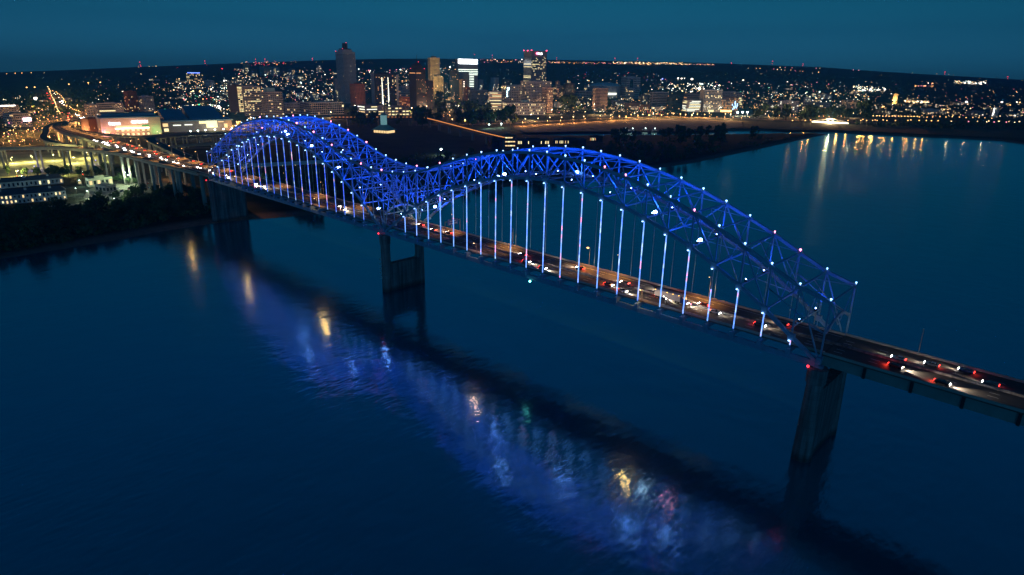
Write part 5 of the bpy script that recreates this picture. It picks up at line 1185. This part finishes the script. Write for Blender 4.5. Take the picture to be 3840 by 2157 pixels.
# radio masts with red lamps on the horizon
for i, (px, yt_) in enumerate(((528, 233), (770, 229), (960, 222), (995, 222), (1172, 219), (1846, 208), (2087, 217), (2305, 219), (2390, 219), (2742, 238), (2894, 230), (3009, 240), (3540, 270), (3776, 288))):
    yb_ = float(np.interp(px, [h[0] for h in HORIZON], [h[1] for h in HORIZON]))+6
    x, y, z = G(px, yb_); H = max(ztop(x, y, yt_)-z, 20)
    o = empty('radio_mast', (x, y, z)); tag(o, 'thin radio mast with red lamps on the horizon', 'radio mast', 'radio masts on the horizon')
    m = MB(); m.cyl((0, 0, 0), (0, 0, H), 1.2, .6, 4); m.build('mast', DARK, o)
    m = MB(); m.ball((0, 0, H), dist(x, y)*.00050); m.ball((0, 0, H*.55), dist(x, y)*.00035); m.build('beacon', L_RED, o)

# ------------------------------------------------------------------ trees
LEAF = mat('tree_foliage', (.055, .09, .038), .9, 0, .5, .35, spec=.1); BARK = mat('tree_bark', (.06, .045, .035), .95, 0, .3, 1)
def crown_mesh(seed, n=420, rx=4.2, rz=5.0, zc=7.5, leaf=.62):
    r = random.Random(seed); m = MB(); blobs = [(r.uniform(-.55, .55)*rx, r.uniform(-.55, .55)*rx, zc+r.uniform(-.55, .6)*rz, r.uniform(.32, .6)) for _ in range(9)]
    for i in range(n):
        bx, by, bz, br = blobs[i % 9]
        while True:
            a, b_, c = r.uniform(-1, 1), r.uniform(-1, 1), r.uniform(-1, 1)
            l = a*a+b_*b_+c*c
            if .25 < l < 1: break
        p = Vector((bx+a*br*rx, by+b_*br*rx, bz+c*br*rz)); u = Vector((r.uniform(-1, 1), r.uniform(-1, 1), r.uniform(-1, 1))).normalized(); v_ = u.cross(Vector((r.uniform(-1, 1), r.uniform(-1, 1), r.uniform(-1, 1)))).normalized()
        s_ = leaf*r.uniform(.6, 1.5); m.add([p-u*s_, p+v_*s_*.7, p+u*s_, p-v_*s_*.7], [(0, 1, 2, 3)])
    return m.mesh('crown', LEAF)
def trunk_mesh(seed):
    r = random.Random(seed); m = MB(); m.cyl((0, 0, -.3), (.1, 0, 4), .42, .26, 7); m.cyl((.1, 0, 4), (0, .1, 9), .26, .08, 6)
    for q in range(5): a = r.uniform(0, 6.28); m.cyl((.08, 0, 3+q*.8), (2.4*math.cos(a), 2.4*math.sin(a), 5.4+q*1.0), .16, .05, 5)
    return m.mesh('trunk', BARK)
TREES = []
for q in range(5): TREES.append((crown_mesh(q, rx=4.2+.3*q, rz=4.6+.5*(q % 3)), trunk_mesh(q+9)))
FTREES = [(crown_mesh(20+q, 200, 4.6, 4.6, 7, 1.0), trunk_mesh(30+q)) for q in range(3)]
def tree(x, y, z, s, label, group, k=None, pool=TREES, kind='leafy_tree'):
    c, t = pool[rnd.randrange(len(pool)) if k is None else k]
    o = empty(kind, (x, y, z-.2), rnd.uniform(0, 6.28)); o.scale = (s, s, s*rnd.uniform(.85, 1.2)); tag(o, label, 'tree', group)
    link('crown', c, o); link('trunk', t, o)
    return o
def inpoly(px, py, poly):
    r = False; j = len(poly)-1
    for i in range(len(poly)):
        if (poly[i][1] > py) != (poly[j][1] > py) and px < (poly[j][0]-poly[i][0])*(py-poly[i][1])/(poly[j][1]-poly[i][1])+poly[i][0]: r = not r
        j = i
    return r
def wood(poly, n, s0, s1, label, group, pool=TREES):
    xs = [p[0] for p in poly]; ys = [p[1] for p in poly]; c = 0; g = 0
    while c < n and g < n*30:
        g += 1; px, py = rnd.uniform(min(xs), max(xs)), rnd.uniform(min(ys), max(ys))
        if not inpoly(px, py, poly): continue
        x, y, z = G(px, py); tree(x, y, z, rnd.uniform(s0, s1), label, group, None, pool); c += 1
wood([(-40, 960), (-40, 812), (120, 800), (240, 790), (330, 780), (520, 752), (640, 738), (770, 735), (795, 790), (660, 815), (500, 848), (300, 892), (120, 925)], 96, .9, 1.45, 'dark leafy tree in the dense wood along the near left bank', 'trees of the near bank wood')
wood([(-20, 662), (330, 645), (430, 640), (560, 665), (470, 660), (300, 672), (120, 668)], 34, .7, 1.1, 'dark tree in the belt between the ramp and the apartments', 'trees behind the apartments')
wood([(335, 758), (345, 742), (440, 752), (520, 725), (620, 725), (760, 720), (780, 740), (600, 750), (440, 765)], 22, .7, 1.1, 'dark tree between the forecourt and the bank road', 'trees around the forecourt')
wood([(330, 770), (420, 748), (500, 742), (500, 752), (380, 775)], 3, .6, .8, 'small shrub like tree by the forecourt front', 'small forecourt trees')
for i, (px, py, s_) in enumerate(((438, 690, .9), (462, 690, 1.0), (484, 694, .8), (510, 698, .8))):
    x, y, z = G(px, py); tree(x, y, z, s_, ('bright green lit tree first beside the shop', 'widest green lit tree beside the shop', 'third green lit tree beside the shop', 'round green lit tree standing apart near the lot')[i], 'green lit trees by the shop')
wood([(1130, 800), (1000, 700), (900, 690), (930, 650), (1300, 660), (1500, 620), (1900, 590), (2300, 560), (2800, 545), (2600, 600), (2300, 650), (2000, 672), (1700, 715), (1400, 775), (1200, 790)], 70, 1.1, 1.7, 'dark tree on the wooded island behind the bridge', 'trees of the island wood', FTREES)
wood([(2250, 545), (2300, 522), (2560, 512), (2860, 505), (2860, 530), (2600, 560)], 26, 1.6, 2.4, 'tall dark tree on the island shore facing the landing', 'tall trees of the island shore', FTREES)
wood([(1600, 440), (1640, 418), (1830, 420), (1840, 440), (1900, 470), (1800, 478), (1650, 470), (1560, 480), (1300, 480), (1320, 455), (1500, 455)], 44, 2.2, 3.4, 'large dark park tree before the downtown towers', 'park trees before downtown', FTREES)
wood([(2820, 448), (2840, 430), (3180, 440), (3260, 452), (3000, 456)], 24, 2.4, 3.4, 'dark tree among amber lamps in the river park', 'trees of the river park', FTREES)
for i, (px, py, s_) in enumerate(((1585, 484, 4.2), (1650, 398, 4.6), (1912, 472, 3.8), (1880, 470, 3.4), (2120, 425, 5.0), (2145, 424, 4.6), (3233, 462, 5.5))):
    x, y, z = G(px, py); tree(x, y, z, s_, ('tall dark tree beside the footbridge bend', 'round dark tree beneath the tan tower', 'big dark tree at the left end of the landing', 'second big dark tree left of the landing', 'large round tree before the pale complex', 'slightly smaller round tree right of it', 'solitary tall dark tree on the far shore')[i], 'solitary large trees', None, FTREES)
wd = MB(); rr = random.Random(5)                       # undergrowth and distant woodland that reads as one mass
def clump(x, y, z, s_, n=26):
    for _ in range(n):
        a, b_, c = rr.gauss(0, .42), rr.gauss(0, .42), abs(rr.gauss(.3, .35)); u = Vector((rr.uniform(-1, 1), rr.uniform(-1, 1), rr.uniform(-.6, 1))).normalized(); v_ = u.cross(Vector((rr.uniform(-1, 1), rr.uniform(-1, 1), rr.uniform(-1, 1)))).normalized()
        p = Vector((x+a*s_, y+b_*s_, z+c*s_*.8)); q = s_*.22*rr.uniform(.6, 1.4); wd.add([p-u*q, p+v_*q*.8, p+u*q, p-v_*q*.8], [(0, 1, 2, 3)])
def mass(poly, n, s0, s1, cl=26):
    xs = [p[0] for p in poly]; ys = [p[1] for p in poly]; c = 0; g = 0
    while c < n and g < n*30:
        g += 1; px, py = rr.uniform(min(xs), max(xs)), rr.uniform(min(ys), max(ys))
        if not inpoly(px, py, poly): continue
        x, y, z = G(px, py); clump(x, y, z, rr.uniform(s0, s1), cl); c += 1
mass([(-60, 965), (-60, 815), (330, 785), (640, 742), (790, 745), (795, 800), (640, 825), (440, 866), (200, 912)], 420, 5, 9, 22)
mass([(960, 700), (900, 660), (1500, 600), (2300, 545), (3000, 512), (2800, 552), (2300, 640), (2000, 668), (1700, 712), (1400, 772), (1150, 790)], 520, 7, 12, 16)
mass([(0, 360), (600, 330), (640, 410), (330, 440), (0, 430)], 200, 16, 30, 12)
mass([(300, 330), (1900, 300), (2500, 330), (3800, 370), (3800, 460), (2800, 420), (1600, 430), (1100, 400), (600, 420)], 420, 16, 34, 12)
mass([(200, 300), (1200, 262), (2600, 262), (3800, 330), (3800, 370), (2400, 300), (1200, 296), (200, 330)], 420, 14, 24, 10)
mass([(3160, 462), (3840, 470), (3840, 490), (3300, 478)], 60, 14, 22, 14)
tag(wd.build('woodland', LEAF), 'dark undergrowth and far woodland filling the land between lights', 'woodland', kind='stuff')
# boulevard traffic
for i, a in enumerate(along(BLV, 26, 10)[:60]):
    c, s2 = math.cos(a[3]), math.sin(a[3]); o2 = rnd.choice((-16, -9, 9, 16)); d = 1 if o2 > 0 else -1
    x, y = a[0]-s2*o2, a[1]+c*o2
    car(x, y, ground(x, y)+.2, a[3]+(0 if d > 0 else math.pi), rnd.randrange(6), 'small far car with red lamps on the boulevard' if d > 0 else 'small far car with white lamps on the boulevard', 'cars leaving on the boulevard' if d > 0 else 'cars coming down the boulevard', detail=False, s=2.0)
print('lamps', cnt, 'objects', len(bpy.data.objects), 'lights', sum(o.type == 'LIGHT' for o in bpy.data.objects))

# ------------------------------------------------------------------ haze of the warm evening air
m = MB(); m.box((-6600, -3200, -4.8), (6400, 6900, 560))
hm = bpy.data.materials.new('evening_haze'); hm.use_nodes = True; n_ = hm.node_tree; n_.nodes.clear()
o_ = n_.nodes.new('ShaderNodeOutputMaterial'); v_ = n_.nodes.new('ShaderNodeVolumePrincipled')
v_.inputs['Color'].default_value = (.06, .45, 1, 1); v_.inputs['Density'].default_value = 0.000085; v_.inputs['Anisotropy'].default_value = 0.2
n_.links.new(v_.outputs[0], o_.inputs['Volume'])
hb = m.build('haze', hm); tag(hb, 'thin blue evening haze over the plain', 'haze', kind='stuff')
